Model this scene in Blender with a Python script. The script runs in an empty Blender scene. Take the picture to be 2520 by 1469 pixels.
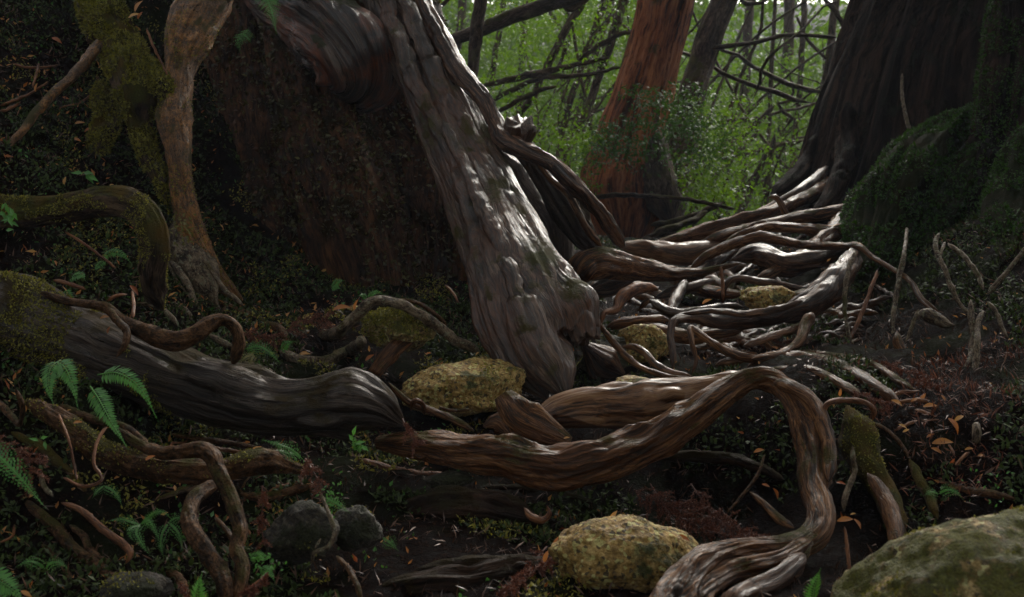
import bpy, math, random
import numpy as np
from mathutils import Vector, Matrix

# ------------------------------------------------------------------ camera, world, sun, exposure
sc = bpy.context.scene
CZ, PITCH, F = 1.3, math.radians(8.0), 2702.0
cam_data = bpy.data.cameras.new('camera')
cam = bpy.data.objects.new('camera', cam_data)
sc.collection.objects.link(cam)
cam.location = (0, 0, CZ)
cam.rotation_euler = (math.radians(90) - PITCH, 0, 0)
cam_data.sensor_width = 36
cam_data.lens = 36 * F / 2520
cam_data.clip_start = 0.05
cam_data.clip_end = 1500
cam_data.dof.use_dof = True
cam_data.dof.focus_distance = 3.5
cam_data.dof.aperture_fstop = 5.6
sc.camera = cam

SUN_EL, SUN_AZ = 34.0, 24.0      # azimuth measured from +Y (away from the camera) towards +X
w = bpy.data.worlds.new('World'); sc.world = w; w.use_nodes = True
nt = w.node_tree; nt.nodes.clear()
sky = nt.nodes.new('ShaderNodeTexSky'); sky.sky_type = 'NISHITA'; sky.sun_disc = False
sky.sun_elevation = math.radians(SUN_EL); sky.sun_rotation = math.radians(SUN_AZ)
sky.dust_density = 3.0; sky.air_density = 1.0; sky.ozone_density = 1.5
bg = nt.nodes.new('ShaderNodeBackground'); bg.inputs['Strength'].default_value = 0.14
wo = nt.nodes.new('ShaderNodeOutputWorld')
hs = nt.nodes.new('ShaderNodeHueSaturation'); hs.inputs['Saturation'].default_value = 0.25
nt.links.new(sky.outputs[0], hs.inputs['Color']); wm = nt.nodes.new('ShaderNodeMix'); wm.data_type = 'RGBA'; wm.blend_type = 'MULTIPLY'; wm.inputs[0].default_value = 1.0; wm.inputs[7].default_value = (1.0, 0.96, 0.89, 1)
nt.links.new(hs.outputs[0], wm.inputs[6]); nt.links.new(wm.outputs[2], bg.inputs[0]); nt.links.new(bg.outputs[0], wo.inputs[0])
sd = bpy.data.lights.new('sun', 'SUN'); sd.energy = 2.3; sd.angle = math.radians(34); sd.color = (1.0, 0.96, 0.88)
sun = bpy.data.objects.new('sun', sd); sc.collection.objects.link(sun)
_e, _a = math.radians(SUN_EL), math.radians(SUN_AZ)
sun_dir = Vector((math.cos(_e) * math.sin(_a), math.cos(_e) * math.cos(_a), math.sin(_e)))
sun.rotation_euler = sun_dir.to_track_quat('Z', 'Y').to_euler()
sun.location = (0, 0, 12)
vs = sc.view_settings
vs.view_transform = 'Standard'; vs.look = 'None'; vs.gamma = 1.0; vs.use_curve_mapping = False
vs.exposure = 1.42
sc.cycles.use_denoising = True
sc.cycles.max_bounces = 6
sc.cycles.transmission_bounces = 4
sc.cycles.transparent_max_bounces = 4

rng = np.random.default_rng(11)
random.seed(5)

# ------------------------------------------------------------------ numpy gradient noise
_perm = np.random.default_rng(3).permutation(256); _perm = np.concatenate([_perm, _perm, _perm])
_g = np.random.default_rng(4).normal(size=(256, 3)); _g /= np.linalg.norm(_g, axis=1)[:, None]
def pn(x, y, z):
    x, y, z = np.broadcast_arrays(np.asarray(x, float), np.asarray(y, float), np.asarray(z, float))
    xi, yi, zi = np.floor(x).astype(int), np.floor(y).astype(int), np.floor(z).astype(int)
    xf, yf, zf = x - xi, y - yi, z - zi
    xi &= 255; yi &= 255; zi &= 255
    f = lambda t: t * t * t * (t * (t * 6 - 15) + 10)
    u, v, w_ = f(xf), f(yf), f(zf)
    def c(i, j, k):
        h = _perm[_perm[_perm[xi + i] + yi + j] + zi + k]
        g = _g[h]
        return g[..., 0] * (xf - i) + g[..., 1] * (yf - j) + g[..., 2] * (zf - k)
    l = lambda a, b, t: a + t * (b - a)
    return 1.5 * l(l(l(c(0,0,0), c(1,0,0), u), l(c(0,1,0), c(1,1,0), u), v),
             l(l(c(0,0,1), c(1,0,1), u), l(c(0,1,1), c(1,1,1), u), v), w_)
def fbm(x, y, z, o=4):
    r = 0; a = 1.0; s = 1.0
    for i in range(o):
        r = r + a * pn(np.asarray(x) * s + 7.3 * i, np.asarray(y) * s, np.asarray(z) * s); a *= 0.5; s *= 2.03
    return r

# ------------------------------------------------------------------ picture point + distance -> place
CAM = np.array([0, 0, CZ]); FW = np.array([0, math.cos(PITCH), -math.sin(PITCH)]); UP = np.array([0, math.sin(PITCH), math.cos(PITCH)]); RT = np.array([1.0, 0, 0])
def W(u, v, d):
    u, v, d = np.asarray(u, float)[..., None], np.asarray(v, float)[..., None], np.asarray(d, float)[..., None]
    return CAM + d * (FW + (u - 1260) / F * RT - (v - 734.5) / F * UP)

# ------------------------------------------------------------------ mesh plumbing
def mesh(name, verts, quads=None, tris=None, mat=None, gc=None, var=None, smooth=True):
    me = bpy.data.meshes.new(name)
    verts = np.asarray(verts, np.float32)
    nq = 0 if quads is None else len(quads); nt_ = 0 if tris is None else len(tris)
    me.vertices.add(len(verts)); me.vertices.foreach_set('co', verts.ravel())
    loops = []
    if nq: loops.append(np.asarray(quads, np.int32).ravel())
    if nt_: loops.append(np.asarray(tris, np.int32).ravel())
    loops = np.concatenate(loops)
    me.loops.add(len(loops)); me.loops.foreach_set('vertex_index', loops)
    st = np.concatenate([np.arange(nq) * 4, nq * 4 + np.arange(nt_) * 3]).astype(np.int32)
    me.polygons.add(nq + nt_); me.polygons.foreach_set('loop_start', st)
    me.polygons.foreach_set('use_smooth', np.full(nq + nt_, smooth))
    me.update(calc_edges=True)
    if gc is not None:
        at = me.attributes.new('gc', 'FLOAT_VECTOR', 'POINT'); at.data.foreach_set('vector', np.asarray(gc, np.float32).ravel())
    if var is not None:
        at = me.attributes.new('var', 'FLOAT', 'POINT'); at.data.foreach_set('value', np.asarray(var, np.float32).ravel())
    if mat: me.materials.append(mat)
    return me
def link(name, me, parent=None, label=None, cat=None, group=None, kind=None):
    o = bpy.data.objects.new(name, me); sc.collection.objects.link(o)
    if parent: o.parent = parent
    if label: o['label'] = label
    if cat: o['category'] = cat
    if group: o['group'] = group
    if kind: o['kind'] = kind
    return o
def thing(name, label, cat, group=None, loc=(0, 0, 0)):
    return link(name, None, None, label, cat, group)

# ------------------------------------------------------------------ node materials
class N:
    def __init__(s, name):
        s.m = bpy.data.materials.new(name); s.m.use_nodes = True; s.t = s.m.node_tree; s.t.nodes.clear()
        s.out = s.t.nodes.new('ShaderNodeOutputMaterial')
    def n(s, typ, **kw):
        x = s.t.nodes.new('ShaderNode' + typ)
        for k, v in kw.items():
            if k.startswith('i_'):
                k2 = k[2:]; k2 = int(k2) if k2.isdigit() else k2.replace('_', ' ')
                if hasattr(v, 'is_output') or isinstance(v, bpy.types.NodeSocket): s.t.links.new(v, x.inputs[k2])
                else: x.inputs[k2].default_value = v
            else: setattr(x, k, v)
        return x
    def math(s, op, a, b=0.5, clamp=False):
        return s.n('Math', operation=op, use_clamp=clamp, i_0=a, i_1=b).outputs[0]
    def noise(s, vec, scale, detail=4, rough=0.55, dist=0.0):
        return s.n('TexNoise', i_Vector=vec, i_Scale=scale, i_Detail=detail, i_Roughness=rough, i_Distortion=dist).outputs['Fac']
    def ramp(s, fac, stops):
        r = s.n('ValToRGB', i_Fac=fac); e = r.color_ramp.elements
        while len(e) < len(stops): e.new(0.5)
        for el, (p, c) in zip(e, stops):
            el.position = p; el.color = (c, c, c, 1) if isinstance(c, (int, float)) else (*c, 1)
        return r.outputs['Color']
    def mix(s, fac, a, b, mode='MIX'):
        x = s.n('Mix', data_type='RGBA', blend_type=mode)
        for k, v in (('Factor', fac), ('A', a), ('B', b)):
            i = [q for q in x.inputs if q.name == k and q.enabled][0]
            if isinstance(v, bpy.types.NodeSocket): s.t.links.new(v, i)
            else: i.default_value = v if isinstance(v, float) or isinstance(v, int) else (*v, 1)
        return [q for q in x.outputs if q.enabled][0]
    def mapping(s, vec, scale):
        return s.n('Mapping', i_Vector=vec, i_Scale=scale).outputs[0]
    def done(s, sh): s.t.links.new(sh, s.out.inputs['Surface']); return s.m

def wood_mat(name, dark, mid, light, grain=70.0, along=3.0, wet=0.5, rough=(0.28, 0.6), moss=0.0, mosscol=(0.045, 0.06, 0.012), bump=1.0, patch=None, patchamt=0.4, lichen=0.0, spec=0.3, tint=(1.0, 0.78, 0.62), coatr=0.12):
    b = N(name)
    gc = b.n('Attribute', attribute_name='gc').outputs['Vector']
    pos = b.n('NewGeometry').outputs['Position']; nor = b.n('NewGeometry').outputs['Normal']
    warp = b.n('TexNoise', i_Vector=gc, i_Scale=6.0, i_Detail=2.0).outputs['Color']
    gw = b.n('VectorMath', operation='MULTIPLY_ADD', i_0=warp, i_1=(0.05, 0.05, 0.05), i_2=gc).outputs[0]
    g1 = b.noise(b.mapping(gw, (grain * 1.6, grain * 1.6, along * 1.5)), 1.0, 6, 0.6)
    g2 = b.noise(b.mapping(gw, (grain * 6.0, grain * 6.0, along * 4.5)), 1.0, 5, 0.65)
    g3 = b.noise(b.mapping(gw, (grain * .35, grain * .35, along * .6)), 1.0, 4, 0.6)
    st = b.math('ADD', b.math('MULTIPLY', g1, 0.36), b.math('ADD', b.math('MULTIPLY', g2, 0.36), b.math('MULTIPLY', g3, 0.28)))
    col = b.ramp(st, [(0.445, dark), (0.505, mid), (0.585, light)])
    if patch:
        pm = b.ramp(b.noise(pos, 5.0, 5, 0.6), [(0.46, 0.0), (0.60, patchamt)])
        col = b.mix(pm, col, b.mix(b.ramp(g2, [(0.38, 0.0), (0.6, 1.0)]), tuple(c * 0.35 for c in patch), patch))
    crack = b.ramp(g2, [(0.33, 0.0), (0.43, 1.0)])
    crack2 = b.ramp(g1, [(0.31, 0.0), (0.37, 1.0)])
    col = b.mix(b.math('MULTIPLY', crack, crack2), b.mix(0.8, col, (0.006, 0.004, 0.004)), col)
    rp = b.math('MULTIPLY', b.ramp(b.noise(b.mapping(gw, (grain * .45, grain * .45, along * 1.6)), 1.0, 5, 0.65), [(0.40, 0.0), (0.58, 1.0)]), 0.6)
    r = b.ramp(b.math('ADD', rp, b.math('MULTIPLY', g2, 0.6)), [(0.25, rough[0]), (0.75, rough[1])])
    h = b.math('ADD', b.math('ADD', b.math('MULTIPLY', g1, 1.0), b.math('MULTIPLY', g2, 0.55)), b.math('MULTIPLY', b.math('MULTIPLY', crack, crack2), 0.3))
    if lichen:
        lv = b.noise(pos, 60.0, 4, 0.7)
        lm = b.ramp(lv, [(0.56, 0.0), (0.62, lichen)])
        col = b.mix(lm, col, (0.20, 0.20, 0.13)); 
    if moss:
        nz = b.n('SeparateXYZ', i_0=nor).outputs[2]
        mn = b.math('ADD', b.noise(pos, 7.0, 6, 0.65), b.math('MULTIPLY', nz, 0.14))
        mm = b.ramp(mn, [(0.66 - 0.36 * moss, 0.0), (0.76 - 0.36 * moss, 1.0)])
        fuzz = b.noise(pos, 240.0, 3, 0.7)
        mc = b.mix(b.ramp(fuzz, [(0.35, 0.0), (0.65, 1.0)]), tuple(c * 0.35 for c in mosscol), mosscol)
        mc = b.mix(b.ramp(b.noise(pos, 14.0, 3), [(0.4, 0.0), (0.65, 0.8)]), mc, (mosscol[0] * 1.3, mosscol[1] * 0.7, mosscol[2] * 0.9))
        col = b.mix(mm, col, mc)
        r = b.mix(mm, r, (0.85, 0.85, 0.85))
        h = b.math('ADD', h, b.math('MULTIPLY', mm, b.math('MULTIPLY', fuzz, 1.2)))
    bp = b.n('Bump', i_Strength=0.9, i_Distance=0.006 * bump, i_Height=h).outputs[0]
    p = b.n('BsdfPrincipled', i_Base_Color=col, i_Roughness=r, i_Normal=bp)
    p.inputs['Specular IOR Level'].default_value = spec; p.inputs['Specular Tint'].default_value = (*tint, 1)
    p.inputs['Coat Weight'].default_value = wet; p.inputs['Coat Roughness'].default_value = coatr
    if moss:
        b.t.links.new(b.math('MULTIPLY', b.math('SUBTRACT', 1.0, mm), wet), p.inputs['Coat Weight'])
    bc = b.n('Bump', i_Strength=0.8, i_Distance=0.006 * bump, i_Height=b.math('ADD', g1, b.math('MULTIPLY', g3, 0.5))).outputs[0]
    b.t.links.new(bc, p.inputs['Coat Normal'])
    return b.done(p.outputs[0])

def rock_mat(name, dark, mid, light, moss=0.4, mosscol=(0.05, 0.065, 0.012), mscale=6.0):
    b = N(name)
    pos = b.n('TexCoord').outputs['Object']; nor = b.n('NewGeometry').outputs['Normal']
    n1 = b.noise(pos, 9.0, 8, 0.65); n2 = b.noise(pos, 90.0, 4, 0.7); n3 = b.noise(pos, 30.0, 5, 0.6)
    col = b.ramp(b.math('ADD', b.math('MULTIPLY', n1, 0.45), b.math('MULTIPLY', n2, 0.55)), [(0.36, dark), (0.5, mid), (0.62, light)])
    vo = b.n('TexVoronoi', i_Vector=pos, i_Scale=120.0, feature='F1').outputs['Color']
    sp = b.n('SeparateColor', i_0=vo).outputs[0]
    col = b.mix(b.ramp(sp, [(0.80, 0.0), (0.9, 0.55)]), col, tuple(min(.6, c * 1.5) for c in light))
    col = b.mix(b.ramp(sp, [(0.08, 0.8), (0.16, 0.0)]), col, (0.02, 0.018, 0.015))
    nz = b.n('SeparateXYZ', i_0=nor).outputs[2]
    mn = b.math('ADD', b.noise(pos, mscale, 7, 0.7), b.math('MULTIPLY', nz, 0.08))
    mm = b.ramp(mn, [(0.66 - 0.34 * moss, 0.0), (0.74 - 0.34 * moss, 0.9)])
    fuzz = b.noise(pos, 200.0, 3, 0.7)
    mc = b.mix(b.ramp(fuzz, [(0.35, 0.0), (0.65, 1.0)]), tuple(c * 0.3 for c in mosscol), mosscol)
    col = b.mix(mm, col, mc)
    h = b.math('ADD', b.math('ADD', b.math('MULTIPLY', n3, 1.5), b.math('MULTIPLY', n2, 0.7)), b.math('MULTIPLY', mm, fuzz))
    bp = b.n('Bump', i_Strength=1.0, i_Distance=0.012, i_Height=h).outputs[0]
    p = b.n('BsdfPrincipled', i_Base_Color=col, i_Roughness=b.ramp(n1, [(0.3, 0.5), (0.7, 0.9)]), i_Normal=bp)
    p.inputs['Specular IOR Level'].default_value = 0.25
    return b.done(p.outputs[0])

def leaf_mat(name, c1, c2, trans=0.4, rough=0.4, tcol=None, spec=0.5):
    b = N(name)
    v = b.n('Attribute', attribute_name='var').outputs['Fac']
    col = b.ramp(v, [(0.0, c1), (1.0, c2)])
    p = b.n('BsdfPrincipled', i_Base_Color=col, i_Roughness=rough)
    p.inputs['Specular IOR Level'].default_value = spec
    if trans:
        tc = b.mix(0.7, col, tcol, 'MIX') if tcol else col
        t = b.n('BsdfTranslucent', i_Color=tc)
        s = b.n('MixShader', i_0=trans); b.t.links.new(p.outputs[0], s.inputs[1]); b.t.links.new(t.outputs[0], s.inputs[2])
        return b.done(s.outputs[0])
    return b.done(p.outputs[0])

M = {}
M['grey_wet'] = wood_mat('wet grey driftwood root', (0.007, 0.003, 0.002), (0.042, 0.023, 0.015), (0.14, 0.098, 0.072), 55, 2.6, wet=0.6, rough=(0.22, 0.6), patch=(0.070, 0.028, 0.014), patchamt=0.75, moss=0.10, bump=1.6)
M['shining'] = wood_mat('wet shining buttress wood', (0.006, 0.0025, 0.001), (0.040, 0.018, 0.010), (0.135, 0.082, 0.053), 42, 2.4, wet=0.55, rough=(0.3, 0.85), patch=(0.085, 0.028, 0.010), patchamt=0.85, moss=0.12, bump=1.8, spec=0.25, tint=(1, 0.85, 0.72))
M['brown'] = wood_mat('brown weathered root', (0.007, 0.0025, 0.001), (0.085, 0.032, 0.010), (0.27, 0.130, 0.055), 60, 2.6, wet=0.22, spec=0.2, tint=(1.0, 0.7, 0.5), rough=(0.35, 0.8), patch=(0.10, 0.034, 0.010), patchamt=0.6, bump=1.7, moss=0.08)
M['pale'] = wood_mat('pale polished root', (0.03, 0.012, 0.005), (0.15, 0.068, 0.030), (0.27, 0.155, 0.082), 30, 1.8, wet=0.35, spec=0.2, tint=(1.0, 0.72, 0.5), rough=(0.35, 0.6), patch=(0.11, 0.045, 0.020), patchamt=0.6, bump=0.6)
M['dark'] = wood_mat('dark wet root', (0.006, 0.002, 0.001), (0.045, 0.018, 0.008), (0.15, 0.072, 0.036), 60, 2.8, wet=0.4, spec=0.2, tint=(1.0, 0.75, 0.6), rough=(0.35, 0.8), bump=1.6)
M['bark_root'] = wood_mat('rough barked root', (0.008, 0.004, 0.0015), (0.052, 0.024, 0.010), (0.14, 0.072, 0.034), 45, 26, wet=0.05, rough=(0.5, 0.8), moss=0.12, bump=1.5, patch=(0.12, 0.055, 0.022), patchamt=0.5, spec=0.15)
M['mossy_root'] = wood_mat('moss covered root', (0.012, 0.008, 0.006), (0.05, 0.032, 0.022), (0.12, 0.078, 0.05), 45, 10, wet=0.05, rough=(0.5, 0.8), moss=0.52, bump=1.6, mosscol=(0.075, 0.080, 0.016), spec=0.12)
M['mossy_log'] = wood_mat('half mossy log', (0.004, 0.002, 0.002), (0.022, 0.014, 0.010), (0.080, 0.056, 0.043), 60, 2.8, wet=0.35, rough=(0.26, 0.65), moss=0.28, bump=1.6, mosscol=(0.035, 0.038, 0.012))
M['lichen_root'] = wood_mat('lichen spotted root', (0.02, 0.012, 0.008), (0.10, 0.070, 0.044), (0.21, 0.16, 0.105), 50, 28, wet=0.1, rough=(0.45, 0.75), lichen=0.8, moss=0.1, bump=1.2, spec=0.2)
M['yellow_bark'] = wood_mat('smooth golden bark', (0.020, 0.006, 0.001), (0.15, 0.052, 0.009), (0.40, 0.17, 0.04), 50, 34, wet=0.15, rough=(0.25, 0.6), moss=0.27, bump=2.2, patch=(0.16, 0.085, 0.055), patchamt=0.5, spec=0.8, tint=(1, 0.85, 0.65))
M['giant_bark'] = wood_mat('dark mossy giant bark', (0.008, 0.004, 0.003), (0.042, 0.019, 0.010), (0.11, 0.050, 0.022), 30, 6, wet=0.05, rough=(0.5, 0.85), moss=0.2, bump=3.0, mosscol=(0.022, 0.024, 0.007), spec=0.1)
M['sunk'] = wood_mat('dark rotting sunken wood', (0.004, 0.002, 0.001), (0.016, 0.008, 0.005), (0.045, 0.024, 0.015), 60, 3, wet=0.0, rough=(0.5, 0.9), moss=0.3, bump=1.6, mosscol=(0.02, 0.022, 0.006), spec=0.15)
M['hump_moss'] = wood_mat('dark green mossed root', (0.004, 0.004, 0.002), (0.012, 0.014, 0.006), (0.03, 0.03, 0.014), 30, 8, wet=0.0, rough=(0.8, 0.95), moss=0.6, bump=2.5, mosscol=(0.018, 0.026, 0.008), spec=0.05)
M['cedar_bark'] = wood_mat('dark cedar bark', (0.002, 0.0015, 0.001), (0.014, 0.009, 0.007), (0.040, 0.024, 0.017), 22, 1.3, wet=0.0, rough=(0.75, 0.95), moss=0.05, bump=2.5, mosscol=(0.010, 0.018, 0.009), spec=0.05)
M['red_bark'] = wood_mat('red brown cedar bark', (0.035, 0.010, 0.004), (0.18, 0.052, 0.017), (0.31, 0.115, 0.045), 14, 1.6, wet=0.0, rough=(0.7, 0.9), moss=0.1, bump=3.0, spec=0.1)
M['thin_bark'] = wood_mat('slender tree bark', (0.014, 0.009, 0.006), (0.045, 0.029, 0.018), (0.10, 0.068, 0.045), 30, 8, wet=0.0, rough=(0.6, 0.85), moss=0.2, bump=1.5, spec=0.1)
M['orange_root'] = wood_mat('orange brown rootlet', (0.04, 0.012, 0.006), (0.13, 0.048, 0.020), (0.26, 0.11, 0.05), 60, 8, wet=0.1, rough=(0.4, 0.7), bump=0.8)
M['granite'] = rock_mat('golden granite', (0.05, 0.028, 0.008), (0.29, 0.175, 0.048), (0.56, 0.39, 0.15), moss=0.22)
M['moss_rock'] = rock_mat('mossy boulder', (0.05, 0.034, 0.012), (0.25, 0.165, 0.055), (0.55, 0.40, 0.18), moss=0.52, mosscol=(0.12, 0.125, 0.016), mscale=17.0)
M['grey_rock'] = rock_mat('dull grey boulder', (0.012, 0.010, 0.008), (0.042, 0.034, 0.026), (0.09, 0.075, 0.052), moss=0.42, mosscol=(0.03, 0.035, 0.01))
M['fern'] = leaf_mat('fern green', (0.028, 0.11, 0.024), (0.10, 0.29, 0.055), 0.3, 0.4, (0.08, 0.22, 0.02))
M['fern_yellow'] = leaf_mat('yellow fern', (0.09, 0.09, 0.015), (0.18, 0.16, 0.03), 0.3, 0.5)
M['ground_leaf'] = leaf_mat('small ground leaves', (0.012, 0.022, 0.005), (0.060, 0.090, 0.018), 0.25, 0.55, spec=0.25)
M['moss_blade'] = leaf_mat('moss tips', (0.06, 0.058, 0.006), (0.32, 0.29, 0.030), 0.35, 0.6)
M['dark_moss'] = leaf_mat('dark moss leaves', (0.010, 0.010, 0.003), (0.10, 0.090, 0.020), 0.2, 0.4)
M['canopy_leaf'] = leaf_mat('forest leaves', (0.004, 0.026, 0.002), (0.080, 0.155, 0.006), 0.5, 0.42, (0.14, 0.26, 0.004), spec=0.2)
M['crown_leaf'] = leaf_mat('conifer sprays', (0.010, 0.034, 0.006), (0.035, 0.085, 0.012), 0.3, 0.55, (0.05, 0.11, 0.006), spec=0.2)
M['dead_leaf'] = leaf_mat('dead leaf', (0.34, 0.075, 0.012), (0.60, 0.32, 0.09), 0.35, 0.35)
M['needle'] = leaf_mat('dry red needles', (0.05, 0.012, 0.005), (0.22, 0.058, 0.018), 0.1, 0.6)
M['litter'] = leaf_mat('litter', (0.03, 0.012, 0.008), (0.15, 0.065, 0.03), 0.0, 0.5)

def soil():
    b = N('dark wet soil')
    pos = b.n('NewGeometry').outputs['Position']
    n1 = b.noise(pos, 3.0, 8, 0.7); n2 = b.noise(pos, 40.0, 6, 0.7); n3 = b.noise(pos, 160.0, 4, 0.7)
    col = b.ramp(b.math('ADD', b.math('MULTIPLY', n2, 0.6), b.math('MULTIPLY', n3, 0.4)), [(0.38, (0.002, 0.001, 0.001)), (0.54, (0.008, 0.004, 0.003)), (0.68, (0.04, 0.018, 0.009))])
    mm = b.ramp(n1, [(0.5, 0.0), (0.6, 0.8)])
    col = b.mix(mm, col, b.mix(n3, (0.004, 0.006, 0.002), (0.022, 0.028, 0.008)))
    h = b.math('ADD', n2, b.math('MULTIPLY', n3, 0.5))
    bp = b.n('Bump', i_Strength=1.0, i_Distance=0.02, i_Height=h).outputs[0]
    p = b.n('BsdfPrincipled', i_Base_Color=col, i_Roughness=b.ramp(n2, [(0.35, 0.6), (0.6, 0.95)]), i_Normal=bp)
    p.inputs['Specular IOR Level'].default_value = 0.03
    return b.done(p.outputs[0])
M['soil'] = soil()

# ------------------------------------------------------------------ terrain: smooth surface through surveyed points
_cp = [ # u, v, distance
 (0,1469,2.15),(500,1469,2.15),(1000,1469,2.1),(1500,1469,2.05),(2000,1469,2.0),(2520,1469,2.0),
 (0,1250,2.45),(500,1250,2.5),(900,1250,2.55),(1250,1300,2.5),(1650,1300,2.65),(1850,1250,2.75),(2150,1250,2.5),(2520,1250,2.35),
 (0,1050,2.7),(500,1090,2.85),(950,1130,2.95),(1250,1150,2.95),(1700,1130,3.05),(2150,1050,2.85),(2450,1050,2.8),
 (0,880,2.95),(200,950,2.9),(600,1000,3.3),(1000,1010,3.35),(1300,1040,3.35),(1600,1020,3.35),(1850,990,3.3),(2050,920,3.25),(2300,930,3.2),(2520,900,3.1),
 (0,700,3.25),(300,760,3.45),(600,850,3.65),(850,870,3.7),(1150,900,3.75),(1500,930,3.7),(1750,900,3.65),(2000,870,3.6),(2250,850,3.6),(2480,780,3.5),
 (0,500,3.55),(300,560,3.75),(500,720,4.0),(750,720,4.2),(1000,770,4.15),(1500,790,4.4),(1750,790,4.3),(1950,760,4.3),(2200,750,4.1),(2450,600,4.0),
 (0,250,4.0),(250,300,4.15),(0,0,4.5),(250,0,4.7),(420,400,4.4),
 (1500,690,5.0),(1750,680,5.0),(2000,660,4.9),(2250,600,4.6),(2480,450,4.6),
 (1500,620,5.9),(1750,620,5.8),(2000,570,5.9),(2250,520,5.6),
 (1550,590,6.8),(1800,570,6.8),(2050,540,6.8)]
P = np.array([W(p[0], p[1], p[2] * (1 + 0.10 * min(1, max(0, (p[1] - 1040) / 180)))) for p in _cp])
_far = [(-1.6,5.2,2.1),(-3,4.5,2.6),(-3,2.5,1.6),(-2.5,1.2,0.7),(-6,5,4),(-6,0,2.5),(0,0.8,-0.02),(2.5,0.8,0.1),(4,3,1.6),(4.5,6,2.2),(0,5.5,0.9),(-1,6.5,1.6),(-1,-2,-0.2),(2,-2,-0.2),
        (0.5,8,0.45),(2.5,8.5,0.6),(5,9,1.0),(-3,9,1.5),(0,11,-0.2),(4,12,-0.2),(-4,13,0.2),(0,17,-0.8),(8,16,-0.5),(-8,16,0),(0,30,-1),(15,30,0),(-15,30,0),(12,5,3),(-12,5,5),(0,60,0),(30,50,2),(-30,50,2),(20,-10,2),(-20,-10,3),(0,-25,0)]
P = np.concatenate([P, np.array(_far, float)])
def _phi(r2): return np.where(r2 > 1e-12, 0.5 * r2 * np.log(np.maximum(r2, 1e-12)), 0)
_n = len(P)
_A = np.zeros((_n + 3, _n + 3))
_A[:_n, :_n] = _phi(((P[:, None, :2] - P[None, :, :2]) ** 2).sum(-1)) + np.eye(_n) * 0.02
_A[:_n, _n] = 1; _A[:_n, _n + 1:] = P[:, :2]; _A[_n, :_n] = 1; _A[_n + 1:, :_n] = P[:, :2].T
_wt = np.linalg.solve(_A, np.concatenate([P[:, 2], [0, 0, 0]]))
def G0(x, y):
    x = np.asarray(x, float); y = np.asarray(y, float); sh = x.shape; x = x.ravel(); y = y.ravel()
    out = np.empty(len(x))
    for i in range(0, len(x), 40000):
        a, b_ = x[i:i+40000], y[i:i+40000]
        out[i:i+40000] = _phi((a[:, None] - P[None, :, 0]) ** 2 + (b_[:, None] - P[None, :, 1]) ** 2) @ _wt[:_n] + _wt[_n] + _wt[_n+1] * a + _wt[_n+2] * b_
    return out.reshape(sh)
def G(x, y):
    z = G0(x, y)
    far = np.clip((np.hypot(x, np.asarray(y) - 4) - 30) / 20, 0, 1)
    z = z * (1 - far) + 0.5 * far
    z = z + 7.5 * np.clip((np.asarray(y) - 26) / 26, 0, 1) ** 1.2
    return z + 0.035 * fbm(np.asarray(x) * 2.2, np.asarray(y) * 2.2, 0.3, 3) + 0.012 * fbm(np.asarray(x) * 11, np.asarray(y) * 11, 2.3, 3)
_ds = np.concatenate([np.linspace(1.2, 9, 500), np.linspace(9.1, 40, 200)])
def hit(u, v):
    p = W(np.full(len(_ds), u), np.full(len(_ds), v), _ds)
    below = p[:, 2] < G0(p[:, 0], p[:, 1])
    i = int(np.argmax(below)) if below.any() else 400
    return float(_ds[i])

# ------------------------------------------------------------------ ground
def axis(lo, hi, step, far, k=1.16):
    c = list(np.arange(lo, hi, step)); s = step; a = hi
    while a < far: c.append(a); s *= k; a += s
    s = step; a = lo - step
    while a > -far: c.insert(0, a); s *= k; a -= s
    return np.array(c)
_xs = axis(-2.5, 2.5, 0.026, 420); _ys = axis(1.5, 7.0, 0.027, 420)
_X, _Y = np.meshgrid(_xs, _ys); _Z = G(_X, _Y)
_core = np.clip(1.5 - np.hypot(_X, _Y - 3.5) / 6, 0, 1)
_Z += _core * 0.010 * fbm(_X * 34, _Y * 34, 5.5, 2)
_nx = len(_xs); _i = np.arange(len(_ys) - 1)[:, None] * _nx + np.arange(_nx - 1)[None, :]
_q = np.stack([_i, _i + 1, _i + _nx + 1, _i + _nx], -1).reshape(-1, 4)
link('ground', mesh('ground', np.stack([_X, _Y, _Z], -1).reshape(-1, 3), _q, mat=M['soil']), kind='structure')

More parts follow.
